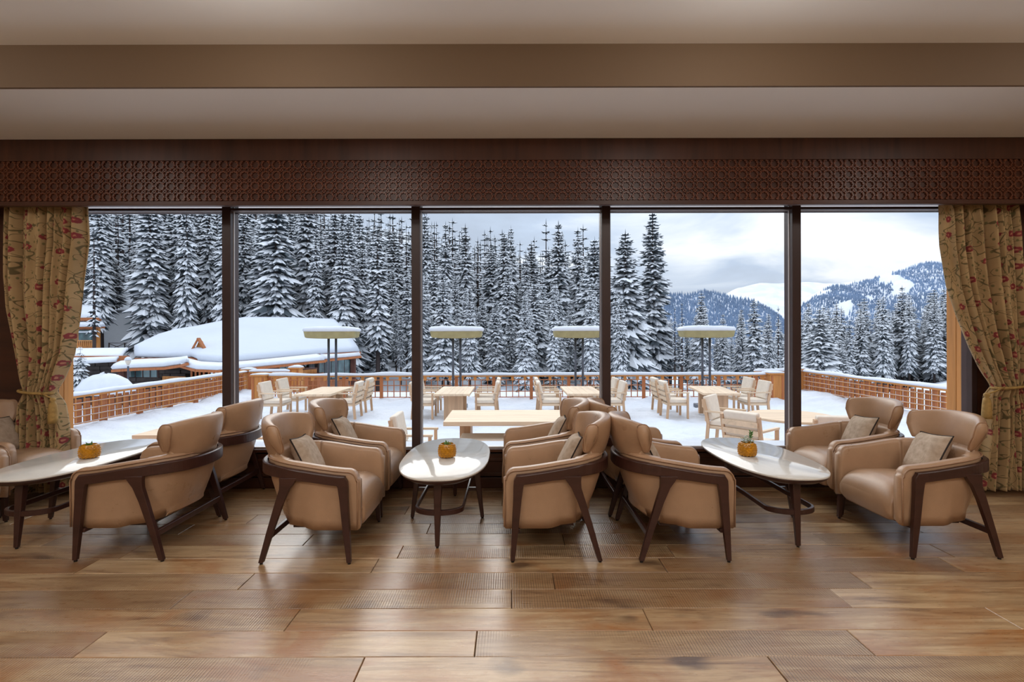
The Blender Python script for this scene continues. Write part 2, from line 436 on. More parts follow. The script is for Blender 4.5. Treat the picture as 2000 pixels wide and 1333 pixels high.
# panes
for i in range(5):
    a, b = mx[i], mx[i+1]
    t = empty('window_%d' % (i+1), ((a+b)/2, WY, .332)); struct(t); hw = (b-a)/2 - .037; H = 2.398 - .332
    MB().box(-hw, -.004, .0, hw, .004, H).build('pane', M['glass'], t)
    MB().box(-hw, -.050, 2.320-.332, hw, -.020, 2.340-.332).build('head_rail', M['frame'], t)
    MB().box(-hw, .006, 2.322-.332, hw, .028, 2.330-.332).build('head_strip', M['alu'], t)
    MB().box(-hw, .030, 2.316-.332, hw, .060, 2.348-.332).build('head_frame', M['frame'], t)
    MB().box(-hw, -.012, -.002, hw, .012, .014).build('foot_bead', M['alu'], t)
for s, nm in ((-1, 'trim_4'), (1, 'trim_5')):
    j = MB(); a, b = sorted((s*JX, s*(JX-.045))); j.box(a, WY-.05, .332, b, WY+.055, 2.42)
    struct(j.build(nm, M['frame'], bevel=.004), 'dark window frame side by the curtain')
    t = empty('wall_reveal_left' if s < 0 else 'wall_reveal_right', (s*JX, WY, 0)); struct(t); t['label'] = 'orange cedar boards outside the glass'
    for y0, y1 in ((.056, .145), (.149, .245)):
        a, b = sorted((s*.06, -s*.006)); MB().box(a, y0, .30, b, y1, 2.6).build('board', M['cedar'], t, bevel=.004)
# outer facade either side
for s, nm in ((-1, 'wall_outer_left'), (1, 'wall_outer_right')):
    a, b = sorted((s*(JX+.055), s*(RX+3))); struct(MB().box(a, 4.5, -1.2, b, 4.56, 3.3).build(nm, M['cedar']))

# ---- pelmet with carved lattice
PY = 3.95
pel = empty('carved_pelmet', (0, PY, 2.287)); tag(pel, 'long dark wooden pelmet with carved star lattice above the windows', 'pelmet')
MB().box(-RX, 0, .345, RX, .16, .512).build('top_board', M['darkwood_z'], pel, bevel=.003)
MB().box(-RX, .018, .02, RX, .05, .345).build('back_board', M['darkwood_x'], pel)
MB().box(-RX, .004, 0, RX, .05, .035).build('bottom_rail', M['darkwood_x'], pel, bevel=.003)
lat = MB(); S = .082; c1 = S/(1+math.sqrt(2))/2          # half edge of an octagon of width S
def strip(a, b, w=.0042, d=.012):
    ax, az = a; bx, bz = b
    dx, dz = bx-ax, bz-az; l = math.hypot(dx, dz)
    if l < 1e-6: return
    nx, nz = -dz/l*w, dx/l*w
    vs = [(ax+nx, .018-d, az+nz),(bx+nx, .018-d, bz+nz),(bx-nx, .018-d, bz-nz),(ax-nx, .018-d, az-nz),
          (ax+nx*1.3, .019, az+nz*1.3),(bx+nx*1.3, .019, bz+nz*1.3),(bx-nx*1.3, .019, bz-nz*1.3),(ax-nx*1.3, .019, az-nz*1.3)]
    lat.add(vs, [(0,1,2,3),(0,4,5,1),(2,6,7,3)])
def hankin(poly, th):
    n = len(poly); cxp = sum(p[0] for p in poly)/n; czp = sum(p[1] for p in poly)/n
    rays = []
    for i in range(n):
        a, b = poly[i], poly[(i+1) % n]; mxp = ((a[0]+b[0])/2, (a[1]+b[1])/2)
        ex, ez = b[0]-a[0], b[1]-a[1]; l = math.hypot(ex, ez); ex /= l; ez /= l
        rot = lambda ang: (ex*math.cos(ang)-ez*math.sin(ang), ex*math.sin(ang)+ez*math.cos(ang))
        rays.append((mxp, rot(th), rot(PI-th)))
    for i in range(n):
        p, d, _ = rays[i]; q, _, e = rays[(i+1) % n]
        det = d[0]*(-e[1]) + d[1]*e[0]
        if abs(det) < 1e-9: continue
        rx, rz = q[0]-p[0], q[1]-p[1]
        s_ = (rx*(-e[1]) + rz*e[0])/det
        x = (p[0]+d[0]*s_, p[1]+d[1]*s_)
        if .036 < x[1] < .344 and .036 < p[1] < .344: strip(p, x)
        if .036 < x[1] < .344 and .036 < q[1] < .344: strip(x, q)
nxc = int(4.9/S)
for i in range(-nxc, nxc+1):
    for j in range(0, 4):
        cx0, cz0 = i*S, .037+S*(j+.5)-.009
        h = S/2
        octp = [(cx0-c1, cz0-h),(cx0+c1, cz0-h),(cx0+h, cz0-c1),(cx0+h, cz0+c1),(cx0+c1, cz0+h),(cx0-c1, cz0+h),(cx0-h, cz0+c1),(cx0-h, cz0-c1)]
        hankin(octp, math.radians(62))
        q = h-c1; sx, sz = cx0+h, cz0+h
        hankin([(sx, sz-q),(sx+q, sz),(sx, sz+q),(sx-q, sz)], math.radians(62))
M['lattice'] = wood('carved_walnut', lin(112, 64, 42), 0, .7, .35, .3, rand=False, bump=.03)
lo = lat.build('carved_lattice', M['lattice'], pel, recalc=False); lo['kind'] = 'stuff'

# ---- curtains
def curtain(name, inner, outer, label, side, waist_y, tass_px):
    CY = 4.10
    root = empty(name, ((inner[0][1]-VX)/FPX*CY, CY, 0)); tag(root, label, 'curtain')
    ox, oy = root.location.x, root.location.y
    nu, nv = 150, 110
    ys = np.linspace(398, 958, nv); vs = []; uvs = []
    rr = random.Random(3 if side < 0 else 8)
    ph = [rr.uniform(0, 6.28) for _ in range(4)]
    for py in ys:
        xi = interp(py, [p[0] for p in inner], [p[1] for p in inner]); xo = interp(py, [p[0] for p in outer], [p[1] for p in outer])
        z = EYE - (py-VY)/FPX*CY; wz = math.exp(-((py-waist_y)/16)**2)
        top = sm((py-398)/60)
        for i in range(nu):
            s = i/(nu-1)
            fold = .5*math.sin(2*PI*(9*s)+ph[0]+.5*math.sin(py/90)) + .3*math.sin(2*PI*(15.3*s)+ph[1]+py/170) + .25*math.sin(2*PI*4*s+ph[2])
            A = (.060+.014*top)*(1-.45*wz)
            # gather: fabric near the rope swings round a thick bundle
            s2 = s + .012*math.sin(2*PI*9*s+ph[3])*(1-wz)
            px = xi + (xo-xi)*s2
            x = (px-VX)/FPX*CY
            y = fold*A - .045*wz*math.sin(PI*s) + .03*(1-wz)*0
            vs.append((x-ox, y, max(z, .015)))
            uvs.append((s*1.5, (958-py)/1000*CY))
    fs = []
    for a in range(nv-1):
        for b in range(nu-1):
            fs.append((a*nu+b, a*nu+b+1, (a+1)*nu+b+1, (a+1)*nu+b))
    m = MB(); m.v = vs; m.f = fs; m.m = [0]*len(fs)
    o = m.build('fabric', M['curtain'], root, smooth=True, recalc=False)
    uv = o.data.uv_layers.new(name='UVMap'); idx = np.zeros(len(o.data.loops), dtype=np.int32); o.data.loops.foreach_get('vertex_index', idx)
    uv.data.foreach_set('uv', np.array(uvs, dtype=np.float32)[idx].ravel())
    sd = o.modifiers.new('thick', 'SOLIDIFY'); sd.thickness = .004; sd.offset = 0
    xi = interp(waist_y, [p[0] for p in inner], [p[1] for p in inner]); xo = interp(waist_y, [p[0] for p in outer], [p[1] for p in outer])
    xc = ((xi+xo)/2-VX)/FPX*CY - ox; rx = abs(xo-xi)/2/FPX*CY + .012; zc = EYE-(waist_y-VY)/FPX*CY
    ring = [(xc+rx*math.cos(a), -.03+.075*math.sin(a), zc+.012*math.cos(a)*side) for a in np.linspace(0, 2*PI, 36, endpoint=False)]
    MB().tube(ring, .011, 8, closed=True).build('tie_cord', M['rope'], root, smooth=True)
    tx = (tass_px[0]-VX)/FPX*(CY-.12) - ox; tz = EYE-(tass_px[1]-VY)/FPX*(CY-.12)
    tm = MB(); tm.tube([(xc-side*rx*.8, -.09, zc), ((xc-side*rx*.8+tx)/2, -.115, (zc+tz+.09)/2), (tx, -.12, tz+.09)], .006, 6)
    tm.lathe([(.004,.10),(.018,.095),(.022,.08),(.012,.066),(.02,.06),(.026,.04),(.03,0),(.033,-.06),(.034,-.10),(.002,-.102)], 14, (tx, -.12, tz))
    tm.build('tassel', M['rope'], root, smooth=True)
curtain('curtain', [(398,163),(470,163),(540,152),(620,143),(690,132),(735,114),(763,104),(790,114),(830,121),(958,130)],
        [(398,12),(540,11),(600,15),(660,27),(720,40),(750,46),(763,50),(790,40),(830,36),(958,26)],
        'gold curtain with red flower embroidery tied back above the armchair by the orange lattice', -1, 763, (103, 800))
curtain('curtain', [(398,1845),(480,1848),(560,1860),(620,1878),(680,1900),(720,1918),(745,1932),(757,1937),(775,1926),(850,1922),(958,1908)],
        [(398,1984),(560,1994),(700,1998),(757,1988),(790,1998),(958,2012)],
        'gold flowered curtain with hanging tassel, reaching the floor behind the last armchair', 1, 757, (1927, 795))

# ================================================================= ARMCHAIRS
def make_armchair():
    root = empty('armchair')
    HW, XF, XS, XB = .308, .285, -.03, -.312            # half width, front, start of the curve, back
    def path(n_line=20, n_arc=40, off=0.0):
        pts = []
        for i in range(n_line): g = (i/n_line)**1.7; pts.append((XF + (XS-XF)*g, -(HW+off), g))
        for i in range(n_arc+1):
            a = PI*i/n_arc; e = 2/2.25
            cx, sx = math.cos(a), math.sin(a)
            y = -(HW+off)*math.copysign(abs(cx)**e, cx); x = XS + (XB-off-XS)*abs(sx)**e
            pts.append((x, y, 1+i/n_arc))
        for i in range(n_line): g = 1-(1-(i+1)/n_line)**1.7; pts.append((XS + (XF-XS)*g, HW+off, 2+g))
        return pts
    def back_t(t): return sm(1-abs(t-1.5)/.78)            # 0 at the arms, 1 in the middle of the back
    def nrm(pts, i):
        a = pts[max(i-1, 0)]; b = pts[min(i+1, len(pts)-1)]
        dx, dy = b[0]-a[0], b[1]-a[1]; l = math.hypot(dx, dy); return (-dy/l, dx/l)   # pointing inwards? fixed below
    def ztop(t, x):
        z = .520 + .062*sm((XF-x)/.55)
        return z
    pts = path()
    rings = []
    for i, (x, y, t) in enumerate(pts):
        nx, ny = nrm(pts, i)
        if nx*(0-x) + ny*(0-y) < 0 and not (abs(y) > .3): nx, ny = -nx, -ny
        if abs(y) > .29: ny = -math.copysign(abs(ny), y)
        bt = back_t(t); zt = ztop(t, x)
        d = min(XF - x, .05) if x > XS else .05
        d = max(d, 0.0); cut = .05 - math.sqrt(max(0, .05**2-(.05-d)**2))
        zt -= cut
        zb = .178 + .036*bt; th = .070 + .006*bt; taper = .012 + .10*bt
        prof = []
        for f in (0, .18, .4, .65, .88):                   # outer face, bottom to top
            prof.append((taper*(1-f)**1.6, zb + (zt-.03-zb)*f + (.0)))
        prof += [(.002, zt-.016), (.010, zt-.004), (.028, zt), (th-.022, zt), (th-.006, zt-.006), (th, zt-.022)]
        prof += [(th+.004, zt-.09), (th+.004, .30), (th+.004, zb+.02)]
        rings.append([(x+nx*o_, y+ny*o_, z) for o_, z in prof])
    # slightly bulged front ends
    for k, sgn in ((0, 1), (-1, 1)):
        ring = rings[k]; c = (sum(p[0] for p in ring)/len(ring), sum(p[1] for p in ring)/len(ring), sum(p[2] for p in ring)/len(ring))
        r2 = [((p[0]+.014), c[1]+(p[1]-c[1])*.62, c[2]+(p[2]-c[2])*.955) for p in ring]
        if k == 0: rings.insert(0, r2)
        else: rings.append(r2)
    MB().loft(rings).build('shell', M['leather'], root, smooth=True)
    # welt running along the outer top edge
    wl = []
    for i, (x, y, t) in enumerate(pts):
        d = min(max(XF-x, 0), .05) if x > XS else .05; cut = .05 - math.sqrt(max(0, .05**2-(.05-d)**2))
        wl.append((x, y*1.005, ztop(t, x)-cut-.012))
    wl = [(XF+.004, -HW, .19), (XF+.006, -HW, .35), (XF+.006, -HW, .46)] + wl + [(XF+.006, HW, .46), (XF+.006, HW, .35), (XF+.004, HW, .19)]
    MB().tube(wl, .0045, 6).build('welt', M['leather_edge'], root, smooth=True)
    # wooden band wrapping the arms and back
    po = path(16, 40, .017); rg = []
    for i, (x, y, t) in enumerate(po):
        if x > .232: continue
        nx, ny = nrm(po, i)
        if abs(y) > .29: ny = -math.copysign(abs(ny), y)
        elif nx*(-x)+ny*(-y) < 0: nx, ny = -nx, -ny
        zt = ztop(t, x)-.030; h = .058 + .016*back_t(t); w = .014
        rg.append([(x-nx*w, y-ny*w, zt-h+.004), (x-nx*w, y-ny*w, zt-.006), (x-nx*w*.5, y-ny*w*.5, zt), (x+nx*w, y+ny*w, zt), (x+nx*w, y+ny*w, zt-h), (x-nx*w*.5, y-ny*w*.5, zt-h)])
    MB().loft(rg).build('arm_band', M['walnut'], root, bevel=.002, seg=1)
    yl = HW+.017
    for s in (-1, 1):
        q = MB(); secs = [(.010, .2475, .024), (.185, .2335, .038), (.36, .220, .047), (.43, .2145, .056), (.462, .207, .070), (.488, .2005, .083-.018)]
        if True:
            rings2 = []
            for z, xc, w in secs:
                tz = .024 if z < .1 else .029
                front = xc + w/2 if z < .44 else .240 - (0 if z < .47 else .016)
                rings2.append([(front-w, s*yl-tz/2, z), (front, s*yl-tz/2, z), (front, s*yl+tz/2, z), (front-w, s*yl+tz/2, z)])
            q.loft(rings2)
        l = q.build('leg', M['walnut'], root, bevel=.003)
        MB().lathe([(.009, 0), (.009, .012)], 10, (.2475, s*yl, 0)).build('glide', M['glide'], l)
        q = MB(); secs = [(.010, -.2445, .027), (.17, -.197, .036), (.34, -.142, .046), (.42, -.112, .056), (.455, -.098, .080), (.485, -.090, .10)]
        q.loft([[(xc-w/2, s*yl-.0145+(.0025 if z < .1 else 0), z), (xc+w/2, s*yl-.0145+(.0025 if z < .1 else 0), z), (xc+w/2, s*yl+.0145, z), (xc-w/2, s*yl+.0145, z)] for z, xc, w in secs])
        l = q.build('leg', M['walnut'], root, bevel=.003)
        MB().lathe([(.009, 0), (.009, .012)], 10, (-.2445, s*yl, 0)).build('glide', M['glide'], l)
    MB().bar((-.203, -yl, .155), (-.203, yl, .155), .022, .034).build('stretcher', M['walnut'], root, bevel=.003)
    MB().box(.205, -yl+.01, .160, .232, yl-.01, .182).box(-.11, -.22, .166, .21, .22, .181).build('seat_rail', M['walnut'], root, bevel=.003)
    # seat cushion
    q = MB(); nX, nY = 22, 16; rings = []
    for i in range(nX+1):
        u = i/nX; x = -.125 + u*.430
        ring = []
        dd = max(0, (x-.205)/.10); r = math.sqrt(max(0, 1-min(1, dd)**2.4))
        zc, hh = .275, .112
        for j in range(36):
            a = 2*PI*j/36; c, s_ = math.cos(a), math.sin(a)
            y = .238*(.82+.18*sm(u*4))*math.copysign(abs(c)**.42, c); z = hh*math.copysign(abs(s_)**.5, s_)
            if z > 0: z += .016*(1-(y/.24)**2)*sm((u)*2)
            z = z*(.30+.70*r) if z > 0 else z*(.55+.45*r)
            zz = zc + z - (.018*dd if dd > 0 else 0)
            zz = max(zz, .176); ring.append((x + max(0, .33-zz)*.8*(1-sm(u*2.5)), y*(1-.03*dd)*(1-.12*(1-sm(u*3))*(zz < .3)), zz))
        rings.append(ring)
    q.loft(rings).build('seat', M['leather'], root, smooth=True)
    # inner back pad
    q = MB(); rings = []
    for i in range(17):
        v = i/16*2-1; y = v*.205; x0 = -.232 + .050*v*v
        rings.append([(x0+.0, y, .34), (x0+.035, y, .36), (x0+.026, y, .47), (x0+.0, y, .575), (x0-.03, y, .60), (x0-.05, y, .56), (x0-.04, y, .40)])
    q.loft(rings).build('back_pad', M['leather'], root, smooth=True)
    # winged headrest
    q = MB(); rings = []; edge = ([], [])
    n = 26
    for i in range(n+1):
        v = i/n*2-1; y = v*.248; av = abs(v)
        xc = -.300 + .115*av**2.2
        zt = .790 - .028*av**2.5; zb = .548 + .045*av**3
        th = .043*(1-.10*av)
        lean = .034
        ring = []
        for j in range(28):
            a = 2*PI*j/28; c, s_ = math.cos(a), math.sin(a)
            zz = (zt+zb)/2 + (zt-zb)/2*math.copysign(abs(s_)**.55, s_)
            f = (zz-zb)/(zt-zb)
            thk = th*(.62 + .38*sm(f*1.8))
            xx = xc - lean*f + thk*math.copysign(abs(c)**.6, c)
            # wings are cut away at the lower corner
            cutv = max(0, av-.55)/.45
            yy = y*(1 - .16*cutv*(1-sm(f*1.6)))
            ring.append((xx, yy, zz))
        rings.append(ring)
    for k in (0, -1):
        ring = rings[k]; c = [sum(p[d] for p in ring)/len(ring) for d in range(3)]; sg = -1 if k == 0 else 1
        r2 = [(c[0]+(p[0]-c[0])*.80, p[1]+sg*.012, c[2]+(p[2]-c[2])*.93) for p in ring]
        edge[0 if k == 0 else 1].extend([(p[0], p[1]+sg*.003, p[2]) for p in ring])
        if k == 0: rings.insert(0, r2)
        else: rings.append(r2)
    hr = q.loft(rings).build('headrest', M['leather'], root, smooth=True)
    for e in edge: MB().tube(e, .0038, 6, closed=True).build('welt', M['leather_edge'], hr, smooth=True)
    return root
def make_pillow():
    n = 22; q = MB(); top = []; bot = []
    S2 = .145
    root = empty('throw_pillow')
    vs = []; fs = []
    def pt(u, v, s):
        a = (1-u**4)*(1-v**4); pin = 1 - .07*((1-v*v)*abs(u)**3) ; pin2 = 1 - .07*((1-u*u)*abs(v)**3)
        return (s*(.055*a**.6), S2*u*pin, S2*v*pin2)
    for s in (1, -1):
        o = len(vs)
        for i in range(n+1):
            for j in range(n+1): vs.append(pt(i/n*2-1, j/n*2-1, s))
        for i in range(n):
            for j in range(n):
                f = (o+i*(n+1)+j, o+(i+1)*(n+1)+j, o+(i+1)*(n+1)+j+1, o+i*(n+1)+j+1); fs.append(f if s > 0 else f[::-1])
    q.add(vs, fs); q.build('cover', M['linen'], root, smooth=True, recalc=False)
    ed = [pt(t, -1, 0) for t in np.linspace(-1, 1, 16)[:-1]] + [pt(1, t, 0) for t in np.linspace(-1, 1, 16)[:-1]] + [pt(-t, 1, 0) for t in np.linspace(-1, 1, 16)[:-1]] + [pt(-1, -t, 0) for t in np.linspace(-1, 1, 16)[:-1]]
    MB().tube(ed, .0045, 6, closed=True).build('piping', M['piping'], root, smooth=True)
    return root
AC = 'tan leather armchairs around the oval tables'
chairs = [
 # x, y, faces, label, pillow?
 (-3.845, 3.93, 1, 'tan leather armchair in the corner by the tied curtain, facing the leftmost oval table', (0.05, .1, 'pale linen pillow in the corner armchair under the curtain, cut by the picture edge')),
 (-3.72, 3.20, 1, 'tan leather armchair almost out of frame, only one arm and leg beside leftmost oval table', None),
 (-2.22, 3.23, -1, 'tan leather armchair with its back to us at near end of leftmost oval table', None),
 (-2.30, 3.945, -1, 'tan leather armchair seen from behind, at sill beside first mullion, farther from us', None),
 (-1.15, 3.19, 1, 'tan leather armchair nearest us beside the middle oval table, its beige pillow fully visible', (0.03, .12, 'beige pillow with dark piping in the nearer armchair left of middle oval table')),
 (-1.158, 3.93, 1, 'tan leather armchair by the window and second mullion, behind the nearer armchair with pillow', (0.04, .1, 'beige pillow in the window-side armchair beside the second mullion')),
 (.26, 3.21, -1, 'tan leather armchair in side view at right of middle oval table, nearest us', (.05, -.1, 'beige pillow half hidden by the arm of side-view armchair right of middle oval table')),
 (.245, 3.93, -1, 'tan leather armchair by the window right of middle oval table, half hidden by nearer one', (.05, -.1, 'beige pillow in the window-side armchair right of middle oval table')),
 (.981, 3.205, 1, 'tan leather armchair turned away from us, just left of the rightmost oval table', (0.0, .1, 'beige pillow glimpsed past the headrest of armchair turned away by rightmost oval table')),
 (.945, 3.93, 1, 'tan leather armchair mostly hidden behind the turned-away armchair below the third mullion', None),
 (2.534, 3.235, -1, 'tan leather armchair nearest us on far right before the flowered curtain, walnut legs splayed', (.03, -.15, 'large beige pillow in the nearest armchair before the right flowered curtain')),
 (2.575, 3.93, -1, 'tan leather armchair by the window under the fourth mullion, right of rightmost oval table', (.03, -.1, 'beige pillow in the window-side armchair right of the rightmost oval table')),
]
ch0 = make_armchair(); pl0 = make_pillow(); fp = True
for i, (x, y, f, lab, pil) in enumerate(chairs):
    rz = 0 if f > 0 else PI
    if i == 0: o = ch0; o.location = (x, y, 0); o.rotation_euler = (0, 0, rz); o['label'] = lab; tag(o, None, 'armchair', AC)
    else: o = dup(ch0, (x, y, 0), rz, lab)
    if pil:
        p = pl0 if fp else dup(pl0, (0, 0, 0)); fp = False
        tag(p, pil[2], 'pillow', 'beige pillows on the armchairs')
        R = Matrix.Rotation(rz, 4, 'Z') @ Matrix.Rotation(pil[1], 4, 'Z') @ Matrix.Rotation(math.radians(-27), 4, 'Y') @ Matrix.Rotation(math.radians(-5*f), 4, 'X')
        p.rotation_euler = R.to_euler(); p.location = (x - f*.12, y + pil[0], .515)

# ================================================================= OVAL TABLES
def make_table():
    root = empty('oval_table'); a, b, n = .60, .295, 72
    def ring(k, z, e=2.5):
        r = []
        for j in range(n):
            t = 2*PI*j/n; c, s = math.cos(t), math.sin(t)
            r.append(((b*k if k < 1.01 else b+k-1)*math.copysign(abs(c)**(2/e), c), (a-b+b*k)*math.copysign(abs(s)**(2/e), s), z))
        return r
    MB().loft([ring(.95, .425), ring(1.0, .428), ring(1.0, .437), ring(.99, .440)]).build('tabletop', M['tabletop'], root, smooth=True, bevel=.0)
    MB().loft([ring(.70, .385), ring(.84, .392), ring(.97, .415), ring(.985, .427)]).build('apron', M['walnut'], root, smooth=True)
    for (x, y) in ((0, -.50), (0, .50), (-.245, .0), (.245, .0)):
        k = .80
        l = MB().bar((x*k, y*.93, .395), (x, y, .008), .046, .052, up=(0,1,0) if x else (1,0,0), w2=.024, h2=.026).build('leg', M['walnut'], root, bevel=.006)
        MB().lathe([(.008, 0), (.008, .01)], 10, (x, y, 0)).build('glide', M['glide'], l)
    # racetrack stretcher with short cross bars
    hw, hl, r = .145, .485, .145; pts = []
    for j in range(20): t = PI*j/19; pts.append((hw*math.cos(t), hl-.10+.10*math.sin(t)))
    for j in range(20): t = PI + PI*j/19; pts.append((hw*math.cos(t), -hl+.10+.10*math.sin(t)))
    rings = []
    for (x, y) in pts:
        d = Vector((x, y*.55)).normalized(); w = .011
        rings.append([(x-d.x*w, y-d.y*w, .190), (x+d.x*w, y+d.y*w, .190), (x+d.x*w, y+d.y*w, .222), (x-d.x*w, y-d.y*w, .222)])
    MB().loft(rings, closed_v=True).build('stretcher', M['walnut'], root, bevel=.003, seg=1)
    for s in (-1, 1): MB().bar((s*.145, 0, .206), (s*.225, 0, .206), .022, .022).build('cross_bar', M['walnut'], root)
    return root
TG = 'oval tables between the armchairs'
tb = make_table(); tb.location = (-2.97, 3.58, 0); tag(tb, 'oval white-topped walnut table cut by the left picture edge', 'table', TG)
dup(tb, (-.44, 3.58, 0), 0, 'oval white-topped walnut table in the middle between second and third mullions')
dup(tb, (1.73, 3.58, 0), 0, 'oval white-topped walnut table nearest the right curtain, bearing the taller plant')

# ---- pineapple pots
def make_pot(kind):
    root = empty('pineapple_pot')
    q = MB(); R, H = .056, .088
    prof = []
    for i in range(13):
        f = i/12; prof.append((R*(.62+.38*math.sin(PI*(.18+.70*f))**.8) if i else R*.55, H*f))
    q.lathe(prof + [(.041, H+.002), (.040, H-.012)], 28)
    # raised diamond studs
    for rI in range(6):
        z = H*(.12+.145*rI); rad = interp(z, [p[1] for p in prof], [p[0] for p in prof])
        for k in range(15):
            a = 2*PI*(k+.5*(rI % 2))/15; c = Vector((rad*math.cos(a), rad*math.sin(a), z)); nrm = Vector((math.cos(a), math.sin(a), 0)); tg = Vector((-math.sin(a), math.cos(a), 0)); u = Vector((0,0,1))
            w, h = rad*.205, .0085
            q.add([c-tg*w-nrm*.001, c-u*h-nrm*.001, c+tg*w-nrm*.001, c+u*h-nrm*.001, c+nrm*.008+u*.002], [(0,1,4),(1,2,4),(2,3,4),(3,0,4)])
    q.build('pot', M['pot'], root, recalc=False)
    MB().lathe([(.001, H-.010), (.040, H-.010)], 20, cap=False).build('soil', M['soil'], root)
    rr = random.Random(kind); m = MB()
    nL = 14 if kind < 2 else 46
    def leafq(m, base, d, L, w):
        d = d.normalized(); s = d.cross(Vector((0,0,1)))
        s = s.normalized() if s.length > .1 else Vector((1,0,0)); up = s.cross(d)
        m.add([base, base+d*L*.45+s*w-up*.001, base+d*L, base+d*L*.45-s*w-up*.001, base+d*L*.45+up*w*.5, base+d*L*.4-up*w*.4], [(0,1,4),(1,2,4),(2,3,4),(3,0,4),(0,5,1),(1,5,2),(2,5,3),(3,5,0)])
    if kind < 2:
        for k in range(nL):
            a = rr.uniform(0, 6.28); el = rr.uniform(.3, 1.3)
            leafq(m, Vector((.010*math.cos(a), .010*math.sin(a), H-.008)), Vector((math.cos(a)*math.cos(el), math.sin(a)*math.cos(el), math.sin(el))), rr.uniform(.018, .034), .006)
        m.build('leaves', M['leaf'], root)
    else:
        for k in range(nL):
            a = rr.uniform(0, 6.28); rad = rr.uniform(0, .042); b = Vector((rad*math.cos(a), rad*math.sin(a), H + rr.uniform(-.005, .034)))
            leafq(m, b, Vector((rr.uniform(-1,1), rr.uniform(-1,1), rr.uniform(-.2, 1))), rr.uniform(.014, .022), .007)
        m.build('leaves', M['leaf_pale'], root)
        g = MB(); g.tube([(-.022, 0, H-.01), (-.027, 0, H+.035), (-.026, 0, H+.075)], .002, 5)
        for k in range(22):
            a = rr.uniform(0, 6.28); leafq(g, Vector((-.026, 0, H+.03+.046*k/21)), Vector((math.cos(a), math.sin(a), .6)), .020, .007)
        g.build('tall_sprig', M['leaf'], root)
    return root
PG = 'yellow pineapple pots on the oval tables'
for kind, (x, y), lab in ((0, (-2.90, 3.53), 'yellow pineapple-shaped pot with low succulent on the leftmost oval table'),
                          (1, (-.435, 3.53), 'yellow pineapple-shaped pot on the middle oval table, low green sprout'),
                          (2, (1.643, 3.55), 'yellow pineapple-shaped pot with tall sprig and pale leaves on the rightmost oval table')):
    p = make_pot(kind); p.location = (x, y, .4405); p.rotation_euler = (0, 0, kind*1.1); p.scale = (1.04, 1.04, 1.04); tag(p, lab, 'potted plant', PG)

# ================================================================= TERRACE
T0 = -.84; RL, RR, RF = -9.5, 10.35, 16.4
struct(MB().box(RL-.3, 4.58, T0-.4, RR+.3, 19.0, T0-.12).build('terrace_floor', M['stone']))
struct(MB().box(-RX-3, 4.5, -4, RX+5.2, 4.58, .29).build('wall_outer_base', M['cedar']))
def nz(x, y, z=0): return mnoise.noise(Vector((x, y, z)))
def terrace_snow():
    nx_, ny_ = 190, 150; xs = np.linspace(RL-.2, RR+.2, nx_); ys = np.linspace(4.6, 18.9, ny_); vs = []; fs = []
    for y in ys:
        for x in xs:
            z = T0 + .035*nz(x*.9, y*.9) + .05*nz(x*2.6, y*2.6, 3) + .035*nz(x*5.5, y*5.5, 7) - .01
            bank = sm((RL+1.3-x)/1.2) + sm((x-RR+1.3)/1.2)
            z += bank*(.12+.06*nz(x*1.3, y*1.3, 5))
            z += .10*sm((y-15.6)/.7)*(1+nz(x*2, y*2, 9)) * (1 if y < 17 else .6)
            vs.append((x, y, z))
    for j in range(ny_-1):
        for i in range(nx_-1): fs.append((j*nx_+i, j*nx_+i+1, (j+1)*nx_+i+1, (j+1)*nx_+i))
    m = MB(); m.v = vs; m.f = fs; m.m = [0]*len(fs)
    o = m.build('terrace_snow', M['snow_terrace'], smooth=True, recalc=False); tag(o, 'trodden snow covering the terrace floor', 'snow', kind='stuff')
terrace_snow()

